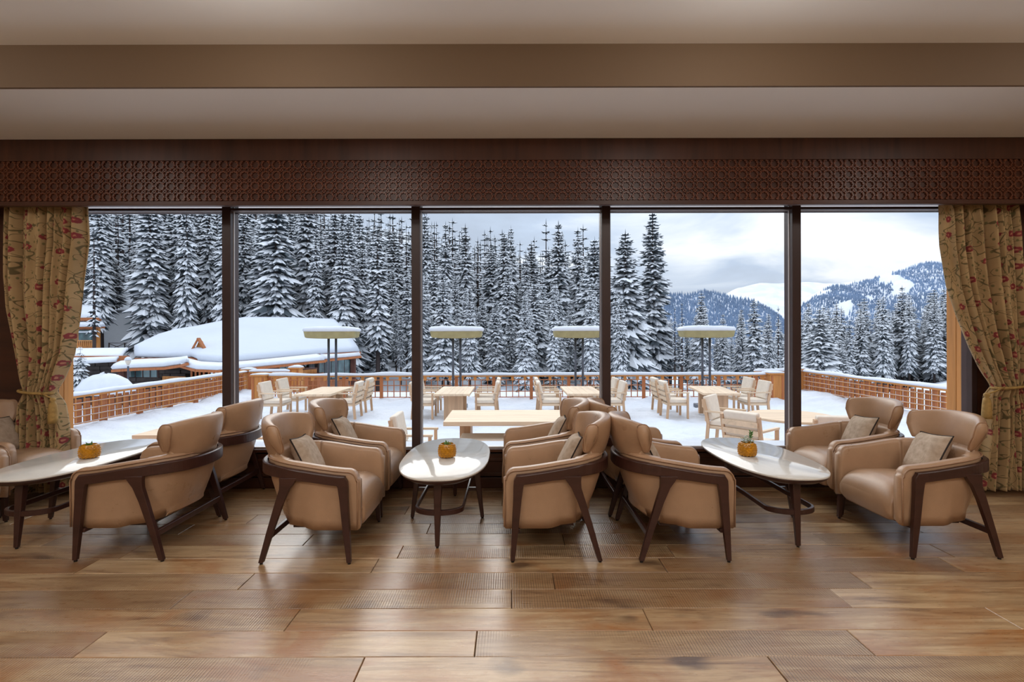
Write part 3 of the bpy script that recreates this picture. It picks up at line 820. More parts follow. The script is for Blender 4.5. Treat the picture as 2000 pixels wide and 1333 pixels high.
def snowcap(p0, p1, w, h, seed, parent, z0=0.0, step=.12):
    p0 = Vector(p0); p1 = Vector(p1); d = p1-p0; L = d.length; d.normalize(); s = d.cross(Vector((0,0,1))); n = max(3, int(L/step)); rings = []
    for i in range(n+1):
        t = i/n; p = p0 + d*L*t; q = nz(seed*3.1+L*t*.8, seed); hh = h*(.75+.7*max(-.6, q)) * (1 if 0 < i < n else .55); ww = w*(1+.12*nz(L*t*2.2, seed+4))
        rings.append([p + s*ww/2*c + Vector((0,0,z0+hh*e)) for c, e in ((-1,-.02),(-1.02,.45),(-.7,.9),(0,1.02),(.7,.9),(1.02,.45),(1,-.02))])
    return MB().loft(rings).build('snow_cap', M['snow'], parent, smooth=True)
def railing(name, p0, p1, z0, ztop, style, label, seed):
    p0 = Vector((p0[0], p0[1], 0)); p1 = Vector((p1[0], p1[1], 0)); d = p1-p0; L = d.length; ang = math.atan2(d.y, d.x)
    root = empty(name, (p0.x, p0.y, z0), ang); tag(root, label, 'railing', 'cedar lattice railings round the terrace'); H = ztop-z0
    MB().box(0, -.06, H-.05, L, .06, H).build('top_rail', M['cedar_x'], root, bevel=.006, seg=1)
    snowcap((0, 0, H), (L, 0, H), .16, .115, seed, root)
    rr = random.Random(seed)
    def inst(cache, key, mk, loc):
        if key not in cache: cache[key] = mk(); o = cache[key]
        else: o = cache[key].copy(); COL.objects.link(o)
        o.location = loc
    cache = {}
    if style == 'boards':
        pit = .235; n = int(L/pit)
        for i in range(n):
            big = i % 5 == 3
            inst(cache, 'p' if big else 'b', (lambda: MB().box(-.085, -.03, -.16, .085, .03, H-.05).build('post', M['cedar_dark'], root)) if big else (lambda: MB().box(-.080, -.018, .0, .080, .018, H-.10).build('slat', M['cedar_dark'], root)), ((i+.5)*pit, .03, 0))
            inst(cache, 'v', lambda: MB().box(-.012, -.012, .02, .012, .012, H-.05).build('baluster', M['cedar'], root), ((i+1)*pit, -.012, 0))
        for f in (.04, .29, .54, .79):
            inst(cache, 'h', lambda: MB().box(0, -.016, -.009, L, .008, .009).build('bar', M['cedar_x'], root), (0, -.022, f*(H-.06)))
            inst(cache, 'hs', lambda: MB().box(0, -.016, .0, L, .010, .005).build('bar_snow', M['snow'], root), (0, -.022, f*(H-.06)+.0115))
    else:
        pit = .2; n = int(L/pit)
        for i in range(n+1):
            x = min(i*pit, L)
            if i % 6 == 0: inst(cache, 'p', lambda: MB().box(-.05, -.03, -.16, .05, .03, H-.05).build('post', M['cedar_dark'], root), (x, 0, 0))
            else: inst(cache, 'v', lambda: MB().box(-.013, -.013, .03, .013, .013, H-.17).build('baluster', M['cedar_dark'], root), (x, 0, 0))
            if i % 2 == 1: inst(cache, 'k', lambda: MB().box(-.045, -.03, H-.17, .045, .03, H-.05).build('bracket', M['cedar'], root), (x, 0, 0))
        for f in (.05, .30, .56, .80):
            inst(cache, 'h', lambda: MB().box(0, -.012, -.012, L, .012, .012).build('bar', M['cedar_dark'], root), (0, -.012, f*H))
    return root
def box_post(x, y, z0, z1, w, label, snow=.10):
    root = empty('railing_post', (x, y, z0)); tag(root, label, 'post', 'cedar box posts of the terrace railing')
    h = z1-z0; MB().box(-w/2, -w/2, 0, w/2, w/2, h).build('box', M['cedar'], root, bevel=.01, seg=1)
    for s in (-1, 1): MB().box(s*w*.36-.03, -w/2-.012, .05, s*w*.36+.03, -w/2, h-.05).build('face_stile', M['cedar_dark'], root)
    MB().box(-w/2-.04, -w/2-.04, h, w/2+.04, w/2+.04, h+.04).build('cap', M['cedar_x'], root)
    snowcap((-w/2-.03, 0, h+.04), (w/2+.03, 0, h+.04), w*1.1, snow, x, root)
railing('terrace_railing', (RL, 10.0), (RL, 18.4), T0+.17, -.02, 'boards', 'orange slatted lattice railing along the terrace side below the snow-roofed lodge', 1)
railing('terrace_railing', (RR, 18.0), (RR, 11.0), T0+.17, -.02, 'boards', 'orange slatted lattice railing along the terrace side facing the mountains', 2)
railing('terrace_railing', (-7.72, RF), (8.2, RF), T0+.10, 0.0, 'grid', 'long open grid railing at the far end of terrace behind dining tables', 3)
railing('terrace_railing', (RL+.2, 18.3), (-7.9, 18.3), T0+.17, 0.0, 'grid', 'short lattice railing piece glowing orange beside the first mullion', 4)
railing('terrace_railing', (8.55, 17.9), (RR-.2, 17.9), T0+.17, 0.0, 'grid', 'short lattice railing piece next to the fourth mullion', 5)
box_post(-7.95, RF-.05, T0, .0, .42, 'orange cedar box post where the far railing starts near first mullion')
box_post(8.42, RF-.05, T0, .02, .46, 'orange cedar box post at the far railing end near the fourth mullion')
box_post(RR-.02, 18.2, T0, .02, .34, 'orange cedar corner post right behind the fourth mullion')
box_post(RL+.0, 18.6, T0, .02, .34, 'orange cedar corner post right behind the first mullion')
box_post(-7.9, 18.9, T0, .06, .36, 'lone cedar post with peaked snow cap rising above the far railing', .16)

# ---- outdoor chairs
def make_outdoor_chair():
    root = empty('outdoor_chair'); t = M['teak_z']
    for s in (-1, 1):
        MB().bar((.25, s*.29, 0), (.25, s*.29, .64), .045, .05).build('leg', t, root)
        MB().bar((-.27, s*.29, 0), (-.235, s*.29, .42), .045, .055).bar((-.235, s*.29, .42), (-.33, s*.29, .88), .045, .055).build('leg', t, root)
        MB().bar((.29, s*.29, .655), (-.29, s*.29, .655), .055, .03).build('armrest', M['teak'], root)
    MB().box(-.25, -.29, .33, .27, .29, .385).build('seat_frame', M['teak'], root)
    for k in range(3):
        z = .50+.13*k; x = -.262-.07*(z-.45)/.4*1.2
        MB().box(x-.03, -.28, z-.04, x-.005, .28, z+.04).build('back_slat', M['teak'], root)
    MB().box(-.22, -.265, .386, .285, .265, .48).build('seat_cushion', M['cushion'], root, bevel=.025, seg=2)
    R = Matrix.Translation((-.235, 0, .48)) @ Matrix.Rotation(math.radians(-11), 4, 'Y')
    MB().box(-.03, -.27, .0, .075, .27, .46, M=R).build('back_cushion', M['cushion'], root, bevel=.025, seg=2)
    return root
oc0 = make_outdoor_chair(); first = [True]
def oc(x, y, rz, label, group=None):
    if first[0]: o = oc0; first[0] = False; o.location = (x, y, T0); o.rotation_euler = (0,0,rz); tag(o, label, 'chair')
    else: o = dup(oc0, (x, y, T0), rz, label)
    o['group'] = group or 'cream cushioned chairs at the far dining tables'
def make_dining(W, L, h):
    root = empty('outdoor_table')
    n = 5
    for i in range(n):
        x0 = -W/2 + W*i/n; MB().box(x0+.002, -L/2, h-.05, x0+W/n-.002, L/2, h).build('top_board', M['teak'] if W > L else M['teak_y'], root)
    for s in (-1, 1):
        MB().box(-W*.27, s*(L/2-.42)-.07, 0, W*.27, s*(L/2-.42)+.07, h-.05).build('pedestal', M['teak_z'], root)
    MB().box(-.04, -L/2+.4, .12, .04, L/2-.4, .2).build('stretcher', M['teak_z'], root)
    return root
M['teak_y'] = wood('pale_teak_lengthwise', lin(230, 204, 174), 1, .8, .55, .25)
DG = 'pale teak dining tables along the far railing'
d0 = make_dining(.87, 1.85, .70)
spots = [(-4.78, 'first', 'pale teak dining table under the canopy nearest the lodge'), (-1.41, 'second', 'pale teak dining table just right of the second mullion'),
         (1.82, 'third', 'pale teak dining table just left of the third mullion'), (5.25, 'fourth', 'pale teak dining table between third and fourth mullions')]
for i, (x, nth, lab) in enumerate(spots):
    ty = 13.28
    if i == 0: d0.location = (x, ty, T0); tag(d0, lab, 'table', DG); o = d0
    else: o = dup(d0, (x, ty, T0), 0, lab)
    if i == 3: o.rotation_euler = (0, 0, math.radians(-8))
    for s, side in ((1, 'lodge-side'), (-1, 'mountain-side')):
        for y, nf in ((13.2, 'nearer'), (14.2, 'farther')):
            oc(x - s*(.80 if abs(i-1.5) < 1 else 1.02 if i == 3 else 1.25) + (.06*(y-13.2) if i == 3 else 0) if not (i == 0 and s < 0) else x + .60, y, 0 if s > 0 else PI,
               'cream outdoor chair on the %s of the %s far table, %s one' % (side, nth, nf))
# ---- canopies on twin posts
for i, px in enumerate((649, 892, 1131, 1379)):
    Y = 15.0; x = (px-VX)/FPX*Y
    root = empty('snowy_canopy', (x, Y, T0))
    tag(root, ('olive canopy under thick snow on two grey posts, first from the lodge', 'olive snow-topped canopy on two posts, behind the table right of second mullion',
               'olive snow-topped canopy on two posts, partly behind the third mullion', 'olive snow-topped canopy on two posts before the mountains, nearest fourth mullion')[i], 'canopy', 'snow-topped olive canopies on twin posts')
    zb, zt = 2.045, 2.235
    q = MB(); n = 12; rings = []
    for (k, z, dz) in ((.90, zb+.012, -.03), (.955, zb+.03, -.0), (1.0, zt, 0), (.9, zt+.02, .0)):
        r = []
        for j in range(48):
            a = 2*PI*j/48; c, s = math.cos(a), math.sin(a)
            xx = .76*k*math.copysign(abs(c)**.32, c); yy = .36*k*math.copysign(abs(s)**.32, s)
            sag = -.03*(1-(xx/.76)**2) if z < zb+.1 else 0
            r.append((xx, yy, z+sag))
        rings.append(r)
    q.loft(rings).build('canvas', M['olive'], root, smooth=False)
    rings = []
    for (k, z) in ((1.0, 0), (1.035, .03), (1.02, .085), (.93, .13), (.6, .148), (.1, .152)):
        r = []
        for j in range(48):
            a = 2*PI*j/48; c, s = math.cos(a), math.sin(a)
            xx = .77*k*math.copysign(abs(c)**.4, c); yy = .37*k*math.copysign(abs(s)**.4, s)
            r.append((xx, yy, zt+z*(1+.18*nz(xx*2+i*7, yy*2, i))))
        rings.append(r)
    MB().loft(rings).build('snow_cap', M['snow'], root, smooth=True)
    for s in (-1, 1): MB().tube([(s*.108, .0, 0), (s*.108, .0, zb+.05)], .035, 10).build('post', M['metal'], root, smooth=True)
    MB().box(-.3, -.22, -.02, .3, .22, .09).build('base', M['metal'], root, bevel=.01, seg=1)
# ---- near long table, bench, chairs, round table
lt = empty('outdoor_table', (-.03, 8.5, T0)); tag(lt, 'long pale teak table close behind the glass, bench tucked under it', 'table')
for k in range(6): MB().box(-1.0, -.62+k*.207, .72, 1.0, -.62+k*.207+.203, .785).build('top_board', M['teak'], lt)
for s in (-1, 1): MB().box(s*.72-.09, .02, 0, s*.72+.09, .50, .72).build('pedestal', M['teak_z'], lt)
be = empty('outdoor_bench', (.05, 8.22, T0)); tag(be, 'cream padded teak bench under the long teak table', 'bench')
MB().box(-.85, -.26, .40, .85, .26, .50).build('cushion', M['cushion'], be, bevel=.02)
for k in range(2): MB().box(-.85, -.27, .20+.09*k, .85, .27, .28+.09*k).build('frame_board', M['teak'], be)
for s in (-1, 1): MB().box(s*.75-.05, -.25, 0, s*.75+.05, .25, .20).build('leg', M['teak_z'], be)
NG = 'teak chairs close behind the glass'
oc(-1.42, 7.75, 0, 'teak chair half hidden by the second mullion, near the long teak table', NG)
oc(-3.45, 7.6, PI, 'teak chair between first armchairs, glimpsed behind the armchair seen from behind', NG)
st = empty('outdoor_table', (-4.55, 7.5, T0)); tag(st, 'pale teak table seen over the leftmost oval table, mostly behind an armchair headrest', 'table')
for k in range(4): MB().box(-.66, -.45+k*.225, .70, .66, -.45+k*.225+.221, .75).build('top_board', M['teak'], st)
for s in (-1, 1): MB().box(s*.42-.07, -.26, 0, s*.42+.07, .26, .70).build('pedestal', M['teak_z'], st)
rt = empty('round_table', (4.92, 8.95, T0)); tag(rt, 'round pale teak table on the terrace behind the fourth mullion', 'table')
MB().lathe([(.02, .66), (.70, .66), (.715, .68), (.715, .70), (.70, .705), (.02, .706)], 56).build('tabletop', M['teak'], rt)
MB().lathe([(.30, 0), (.30, .04), (.10, .06), (.10, .64), (.25, .66)], 20).build('pedestal', M['teak_z'], rt)
oc(3.78, 8.05, math.radians(38), 'teak chair with slatted back turned to us, near side of the round table', NG)
oc(4.15, 9.85, math.radians(-40), 'teak chair on the far side of the round table, beside third far table chairs', NG)
oc(4.78, 7.72, math.radians(80), 'teak chair mostly hidden behind the window-side armchair, at the round table', NG)

# ================================================================= GROUND, FOREST, MOUNTAINS
SU = [-1.6, -.7, -.36, -.15, 0, .15, .3, .45, .6, .7, .87, 1.2, 1.6]
SS = [.30, .28, .19, .13, .093, .03, -.05, -.13, -.155, -.115, -.055, -.02, 0]
def G(X, Y):
    u = X/Y; s = interp(u, SU, SS)
    z = -3.6 - 2.4*sm((Y-19)/41)*(1 if u > -.25 else sm((u+.55)/.3))
    z += s*max(0, Y-60) if Y < 260 else s*200 + (-.10 if u > .2 else .12)*(Y-260)
    return z + .5*nz(X*.05, Y*.05) + (.25*nz(X*.3, Y*.3, 2) if Y < 90 else 0)
def ground():
    Ys = np.concatenate([np.linspace(19.0, 60, 24), np.geomspace(62, 420, 46)]); us = np.linspace(-1.7, 1.7, 150); vs = []; fs = []
    for Y in Ys:
        for u in us: vs.append((u*Y, Y, G(u*Y, Y)))
    n = len(us)
    for j in range(len(Ys)-1):
        for i in range(n-1): fs.append((j*n+i, j*n+i+1, (j+1)*n+i+1, (j+1)*n+i))
    # apron under and beside the terrace
    m = MB(); m.v = vs; m.f = fs; m.m = [0]*len(fs)
    m.add([(-70, -30, -4), (70, -30, -4), (70, 19.2, -4), (-70, 19.2, -4)], [(0,1,2,3)])
    struct(m.build('ground', M['snow'], smooth=True, recalc=False), 'snow-covered ground and hillside')
ground()

def tree_meshes(seed, R, crown0, lean=0.0, nlev=34, dens=9, snowy=1.0, drop=.5, expo=.70, side=True):
    """a 1 m high conifer: trunk, needle boughs, snow on the boughs"""
    rr = random.Random(seed); nd = MB(); sn = MB(); tk = MB()
    tk.tube([(0,0,-.03), (0,0,.3), (0,0,.7), (0,0,.985)], 0, 6, radii=[.0125, .010, .0055, .001])
    def frond(base, d, L, w, sag):
        s = Vector((-d.y, d.x, 0)).normalized(); k = 3 if side else 2; sp = []
        for i in range(k+1):
            t = i/k; sp.append(base + d*L*t + Vector((0,0,-sag*L*t*t)))
        wid = (.25, 1.0, .8, .06) if side else (.3, 1.0, .08); wd = [x*w*rr.uniform(.8, 1.2) for x in wid]
        vs = []; vn = []
        for i in range(k+1):
            hang = wd[i]*rr.uniform(.55, .95)
            vs += [sp[i]-s*wd[i]+Vector((0,0,-hang)), sp[i], sp[i]+s*wd[i]+Vector((0,0,-hang))]
            if i == 0: continue
        fs = []
        for i in range(k): fs += [(3*i, 3*i+1, 3*i+4, 3*i+3), (3*i+1, 3*i+2, 3*i+5, 3*i+4)]
        nd.add(vs, fs)
        if rr.random() < snowy:
            vv = []; up = Vector((0,0,w*.20)); q = rr.uniform(.55, 1.0)
            for i in range(k+1):
                f = q*(.7 if i in (0, k) else 1)
                a, b, c = vs[3*i], vs[3*i+1], vs[3*i+2]
                vv += [b+(a-b)*f+up*.5, b+up*(1.6 if 0 < i < k else .6), b+(c-b)*f+up*.5]
            sn.add(vv, fs)
    for l in range(nlev):
        h = crown0 + (1-crown0)*((l+rr.uniform(-.3, .3))/(nlev-.6))
        h = min(h, .975)
        f = (h-crown0)/(1-crown0); r = R*(1-f)**expo*(.55+.45*min(1, f*7+.35))*rr.uniform(.8, 1.15) + .014
        nb = max(5, int(dens*(1-.35*f)))
        a0 = rr.uniform(0, 6.28)
        for b in range(nb):
            if rr.random() < .08: continue
            a = a0 + 2*PI*b/nb + rr.uniform(-.3, .3); L = r*rr.uniform(.65, 1.12); dz = -drop*(.35+.5*(1-f))*rr.uniform(.5, 1.3) + .12*f
            d = Vector((math.cos(a), math.sin(a), dz)).normalized(); base = Vector((0,0,h))
            frond(base, d, L, L*.17+.003, .30*(1-f))
            if side and L > .03:
                for sd in (-1, 1):
                    a2 = a + sd*rr.uniform(.35, .75); d2 = Vector((math.cos(a2), math.sin(a2), dz-.15)).normalized()
                    frond(base + d*L*rr.uniform(.3, .5), d2, L*.52, L*.13+.002, .3)
    top = MB(); nd.add([(-.004,0,.95),(.004,.003,.95),(0,-.004,.95),(0,0,1.01)], [(0,1,3),(1,2,3),(2,0,3)])
    out = []
    for nm, mb, mt in (('trunk', tk, M['bark']), ('needles', nd, M['needle']), ('bough_snow', sn, M['snow_tree'])):
        me = bpy.data.meshes.new(nm); me.from_pydata([tuple(p) for p in mb.v], [], mb.f); me.materials.append(mt); me.update(); out.append((nm, me))
    return out
VAR = {
 'spire': tree_meshes(1, .105, .10, nlev=52, dens=10, snowy=.8),
 'wide': tree_meshes(2, .185, .05, nlev=50, dens=12, snowy=.95),
 'mid': tree_meshes(3, .135, .10, nlev=48, dens=11, snowy=.95),
 'mid2': tree_meshes(4, .120, .18, nlev=44, dens=10, snowy=.92),
 'thin': tree_meshes(5, expo=.55, R=.080, crown0=.30, nlev=40, dens=8, snowy=.92, drop=.7),
 'thin2': tree_meshes(6, expo=.58, R=.092, crown0=.22, nlev=42, dens=9, snowy=.92, drop=.7),
 'bare': tree_meshes(7, .035, .35, nlev=22, dens=3, snowy=.6),
 'bush': tree_meshes(8, .34, .05, nlev=14, dens=9, snowy=.95),
}
def put_tree(var, X, Y, H, label, cat='tree', group=None, wscale=1.0, rz=None, sink=.4):
    r = empty('snowy_fir', (X, Y, G(X, Y)-sink), rz if rz is not None else (X*7.3+Y*3.1) % 6.28); r.scale = (H*wscale, H*wscale, H)
    for nm, me in VAR[var]:
        c = bpy.data.objects.new(nm, me); COL.objects.link(c); c.parent = r
    tag(r, label, cat, group); return r
def hero(px, ytop, Y, var, label, wpx=None, group='tall firs standing out of the forest'):
    X = (px-VX)/FPX*Y; z = EYE-(ytop-VY)/FPX*Y; H = z-G(X, Y)+.4
    w = 1.0
    if wpx:
        R = {'spire': .105, 'wide': .185, 'mid': .135, 'mid2': .12, 'thin': .08, 'thin2': .092, 'bare': .035, 'bush': .34}[var]
        w = (wpx/2/FPX*Y)/(R*H)
    put_tree(var, X, Y, H, label, group=group, wscale=w)
HEROES = [
 (1275, 412, 80, 'spire', 'tallest dark fir spire, right of the third mullion', 95),
 (1222, 450, 72, 'wide', 'broad snowy fir just right of the third mullion, left of the tallest spire', 135),
 (1162, 464, 78, 'wide', 'dark tall fir directly left of the third mullion', 120),
 (1104, 494, 100, 'mid', 'rounded dark fir against the sky, second left of the third mullion', 66),
 (1036, 490, 112, 'wide', 'grey fir crown poking above the treeline centre of the third pane', 80),
 (1043, 553, 70, 'wide', 'thick snow-loaded fir in front of the grey crown, centre of third pane', 100),
 (1085, 640, 66, 'mid', 'small frosted fir behind the third canopy', 60),
 (848, 513, 75, 'wide', 'heavy snow-laden fir just right of the second mullion', 92),
 (770, 448, 85, 'mid', 'tall fir left of the second mullion reaching above the treeline', 84),
 (910, 560, 72, 'mid', 'slim snowy fir above the second canopy', 52),
 (942, 575, 76, 'mid', 'frosted fir between the second canopy and the thick central fir', 50),
 (968, 585, 68, 'mid', 'short full fir beside the thick central fir, left of it', 62),
 (720, 586, 74, 'mid', 'snow-draped fir rising behind the lodge corner with green glass', 56),
 (745, 610, 68, 'mid2', 'smaller dark fir between the lodge corner and second mullion', 40),
 (519, 498, 82, 'mid', 'white snow-laden fir behind the lodge roof, right of first mullion', 62),
 (577, 418, 110, 'mid', 'high fir touching the window head in the second pane', 66),
 (640, 500, 84, 'mid', 'bright snowy fir above the right end of the lodge roof', 60),
 (1370, 570, 75, 'mid', 'snow-clad fir above the fourth canopy', 60),
 (1412, 612, 80, 'mid2', 'fir right of the fourth canopy against blue ridge', 40),
 (1473, 585, 78, 'thin2', 'tall ragged fir with thick trunk left of the fourth mullion', 52),
 (1447, 608, 90, 'thin2', 'slim fir beside the ragged thick-trunked fir', 36),
 (1332, 590, 72, 'bare', 'bare dead trunk standing left of the fourth canopy', 14),
 (1318, 600, 76, 'bare', 'thin dead trunk beside the tallest spire', 12),
 (1520, 600, 95, 'bare', 'thin bare tree close to the fourth mullion', 14),
 (1601, 603, 66, 'wide', 'bushy snow-heaped fir right of the fourth mullion', 100),
 (1640, 668, 80, 'mid', 'small fir on the shoulder of the bushy snow-heaped fir', 60),
 (340, 395, 72, 'mid', 'big snowy fir above the lodge dormer, upper part beyond the window head', 92),
 (297, 400, 84, 'mid', 'snowy fir right beside the white hillside clearing', 70),
 (395, 420, 78, 'mid', 'snowy fir just left of the first mullion', 76),
 (222, 500, 92, 'mid2', 'lone slim fir left of the white clearing', 50),
 (184, 445, 52, 'bare', 'dark bare trunk passing the upper cottage beside the left curtain', 22),
 (320, 590, 72, 'mid', 'low frosted fir right of the clearing, behind the lodge roof', 52),
]
for h in HEROES: hero(*h)
# filling forest
rr = random.Random(11); placed = [((h[0]-VX)/FPX*h[2], h[2]) for h in HEROES]; used = dict(hill=0, valley=0, mid=0); QUOTA = dict(hill=152, valley=80, mid=32); FARPTS = []
GR = {'hill': 'firs of the dense hillside forest', 'valley': 'firs of the valley stand below the mountains', 'mid': 'small firs behind the far railing'}
LB = {'hill': 'snow-laden fir among the dense forest climbing the hillside behind lodge and terrace', 'valley': 'snow-laden fir in the dense valley stand below the mountains, right of fourth mullion',
      'mid': 'small frosted fir among those behind the far railing between third and fourth mullions'}
GRID = {}
def mark(X, Y): GRID.setdefault((int(X//6), int(Y//6)), []).append((X, Y))
for q in placed: mark(*q)
def ok(X, Y, dmin):
    i, j = int(X//6), int(Y//6)
    for a in (i-1, i, i+1):
        for b in (j-1, j, j+1):
            for (x, y) in GRID.get((a, b), ()):
                if (x-X)**2 + (y-Y)**2 < dmin*dmin: return False
    return True
cand = []
for _ in range(42000):
    u = rr.uniform(-.95, 1.0); Y = 62 + 210*rr.random()**.85
    if u > .16 and u < .52 and Y > 150: continue
    if u > .52 and Y < 120: continue
    if .52 > u > .22 and Y < 78: continue
    X = u*Y; g = G(X, Y); bx = VX + u*FPX; by = VY - (g-EYE)/Y*FPX
    if 205 < bx < 282 and 585 < by < 720: continue
    cand.append((Y, X, u))
cand.sort()
for (Y, X, u) in cand:
    if not ok(X, Y, 3.4 if Y < 110 else 3.9): continue
    mark(X, Y)
    reg = 'valley' if u > .52 else 'mid' if u > .2 else 'hill'
    if used[reg] < QUOTA[reg]:
        used[reg] += 1
        v = rr.choice(['mid', 'mid2', 'thin', 'thin2', 'mid2', 'thin2', 'thin']); H = rr.uniform(18, 26)
        if Y < 85 and u > -.25: H = rr.uniform(9, 16)
        if .2 < u <= .52: H = rr.uniform(9, 15)
        put_tree(v, X, Y, H, LB[reg], group=GR[reg], wscale=rr.uniform(.85, 1.2))
    elif reg != 'mid': FARPTS.append((X, Y))
import sys; print('FARALL', len(FARPTS), file=sys.stderr); rr.shuffle(FARPTS); LF = [q for q in FARPTS if q[0]/q[1] < -.45][:430]; CE = [q for q in FARPTS if -.45 <= q[0]/q[1] < .3]; VA = [q for q in FARPTS if q[0]/q[1] > .3]; FARPTS = (LF + CE + VA)[:1850]; print('N', len(LF), len(CE), len(VA), file=sys.stderr)
# the rest of the forest as one object
def far_forest(pts, name, label):
    lows = [tree_meshes(21, .11, .14, nlev=15, dens=6, snowy=.95, expo=.6, side=False), tree_meshes(22, .085, .22, nlev=14, dens=6, snowy=.95, expo=.55, side=False)]
    geo = []
    for lw in lows:
        parts = []
        for k, (nm, me) in enumerate(lw):
            n = len(me.vertices); co = np.empty(n*3, dtype=np.float64); me.vertices.foreach_get('co', co)
            parts.append((co.reshape(-1, 3), [tuple(p.vertices) for p in me.polygons], k))
        geo.append(parts)
    V = []; F = []; MI = []; o = 0; rr2 = random.Random(5)
    for (X, Y) in pts:
        H = rr2.uniform(18, 27); a = rr2.uniform(0, 6.28); c, sn_ = math.cos(a), math.sin(a); w = rr2.uniform(.9, 1.3)
        for co, fs, k in geo[rr2.randrange(2)]:
            q = np.empty_like(co); q[:, 0] = (co[:, 0]*c-co[:, 1]*sn_)*H*w+X; q[:, 1] = (co[:, 0]*sn_+co[:, 1]*c)*H*w+Y; q[:, 2] = co[:, 2]*H+G(X, Y)-.4
            V.append(q); F.extend([tuple(i+o for i in f) for f in fs]); MI.extend([k]*len(fs)); o += len(co)
    me = bpy.data.meshes.new(name); me.from_pydata(np.concatenate(V).tolist(), [], F)
    for mt in ('bark', 'needle', 'snow_tree'): me.materials.append(M[mt])
    me.polygons.foreach_set('material_index', MI); me.update()
    ob = bpy.data.objects.new(name, me); COL.objects.link(ob); tag(ob, label, 'forest', kind='stuff')
import sys; print('FAR', len(FARPTS), used, file=sys.stderr)
far_forest(FARPTS, 'forest', 'remaining firs filling the back of the hillside and valley forest')

# ---- mountains
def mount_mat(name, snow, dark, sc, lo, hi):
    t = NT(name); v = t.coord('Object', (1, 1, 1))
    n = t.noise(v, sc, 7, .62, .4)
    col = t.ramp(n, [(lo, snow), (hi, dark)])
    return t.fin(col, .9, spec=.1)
SNOWC = (.78, .82, .90, 1)
def mountain(name, prof, Y0, Y1, zb, seed, mat, label, rough=.1, u0=.28, u1=1.25, nu=170, nv=60, forest=None):
    us = np.linspace(u0, u1, nu); vs = []; fs = []; xs = [(p[0]-VX)/FPX for p in prof]; ysp = [p[1] for p in prof]
    def pt(u, v):
        Y = Y0+(Y1-Y0)*v; zr = EYE+(VY-interp(u, xs, ysp))/FPX*Y1
        X = u*Y
        e = v**.9 if v <= 1 else 1-(v-1)*.8
        z = zb+(zr-zb)*e
        nzv = abs(mnoise.fractal(Vector((u*9+v*2.2+seed, v*1.6-u*3, seed)), 1.0, 2.0, 5))
        z += (nzv-.25)*rough*(zr-zb)*math.sin(PI*min(v, 1.0)*.93) if v <= 1 else 0
        return (X, Y, z)
    vv = list(np.linspace(0, 1.0, nv)) + [1.1, 1.3]
    for v in vv:
        for u in us: vs.append(pt(u, v))
    for j in range(len(vv)-1):
        for i in range(nu-1): fs.append((j*nu+i, j*nu+i+1, (j+1)*nu+i+1, (j+1)*nu+i))
    m = MB(); m.v = vs; m.f = fs; m.m = [0]*len(fs); o = m.build(name, mat, smooth=True, recalc=False); struct(o, label)
    if forest:
        N_, thr, hgt, vmax = forest; rr3 = random.Random(seed*3+1); V = []; F = []
        while len(V) < N_*4:
            u = rr3.uniform(u0, min(u1, 1.0)); v = rr3.uniform(0.0, vmax)
            q = mnoise.fractal(Vector((u*16+v*3, v*4.2-u*9, seed+5)), 1.0, 2.0, 5) - thr - .75*max(0, v-.62)*(1 if thr > -.5 else 0)
            if q < 0: continue
            x, y, z = pt(u, v); h = hgt*rr3.uniform(.7, 1.3); r = h*.22; a = rr3.uniform(0, 2)
            b = len(V); V += [(x+r*math.cos(a), y+r*math.sin(a), z-1), (x+r*math.cos(a+2.1), y+r*math.sin(a+2.1), z-1), (x+r*math.cos(a+4.2), y+r*math.sin(a+4.2), z-1), (x, y, z+h)]
            F += [(b, b+1, b+3), (b+1, b+2, b+3), (b+2, b, b+3)]
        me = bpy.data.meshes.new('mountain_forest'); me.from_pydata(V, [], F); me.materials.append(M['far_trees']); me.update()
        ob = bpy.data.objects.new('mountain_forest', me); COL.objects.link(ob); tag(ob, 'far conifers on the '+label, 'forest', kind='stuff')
M['far_trees'] = plain('haze_tinted_conifers', (.20, .28, .41, 1), .9, .25, .004)  # blue distance haze is painted into the trees' base colour
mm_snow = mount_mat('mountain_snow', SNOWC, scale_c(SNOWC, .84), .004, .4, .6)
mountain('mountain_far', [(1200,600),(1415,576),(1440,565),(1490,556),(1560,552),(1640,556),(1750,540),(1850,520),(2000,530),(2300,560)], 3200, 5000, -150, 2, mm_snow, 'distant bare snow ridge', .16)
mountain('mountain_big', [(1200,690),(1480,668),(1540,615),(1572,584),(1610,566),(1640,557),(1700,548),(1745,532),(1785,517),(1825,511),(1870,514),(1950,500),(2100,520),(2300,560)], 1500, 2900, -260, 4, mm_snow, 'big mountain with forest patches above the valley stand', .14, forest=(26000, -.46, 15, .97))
mountain('mountain_ridge', [(1150,600),(1250,590),(1300,578),(1345,576),(1375,570),(1420,580),(1470,590),(1500,604),(1530,626),(1575,655),(1640,690),(2300,760)], 1100, 1900, -220, 7, mm_snow, 'forested blue ridge before the distant snow', .08, u0=.1, u1=.75, forest=(26000, -.95, 13, 1.0))

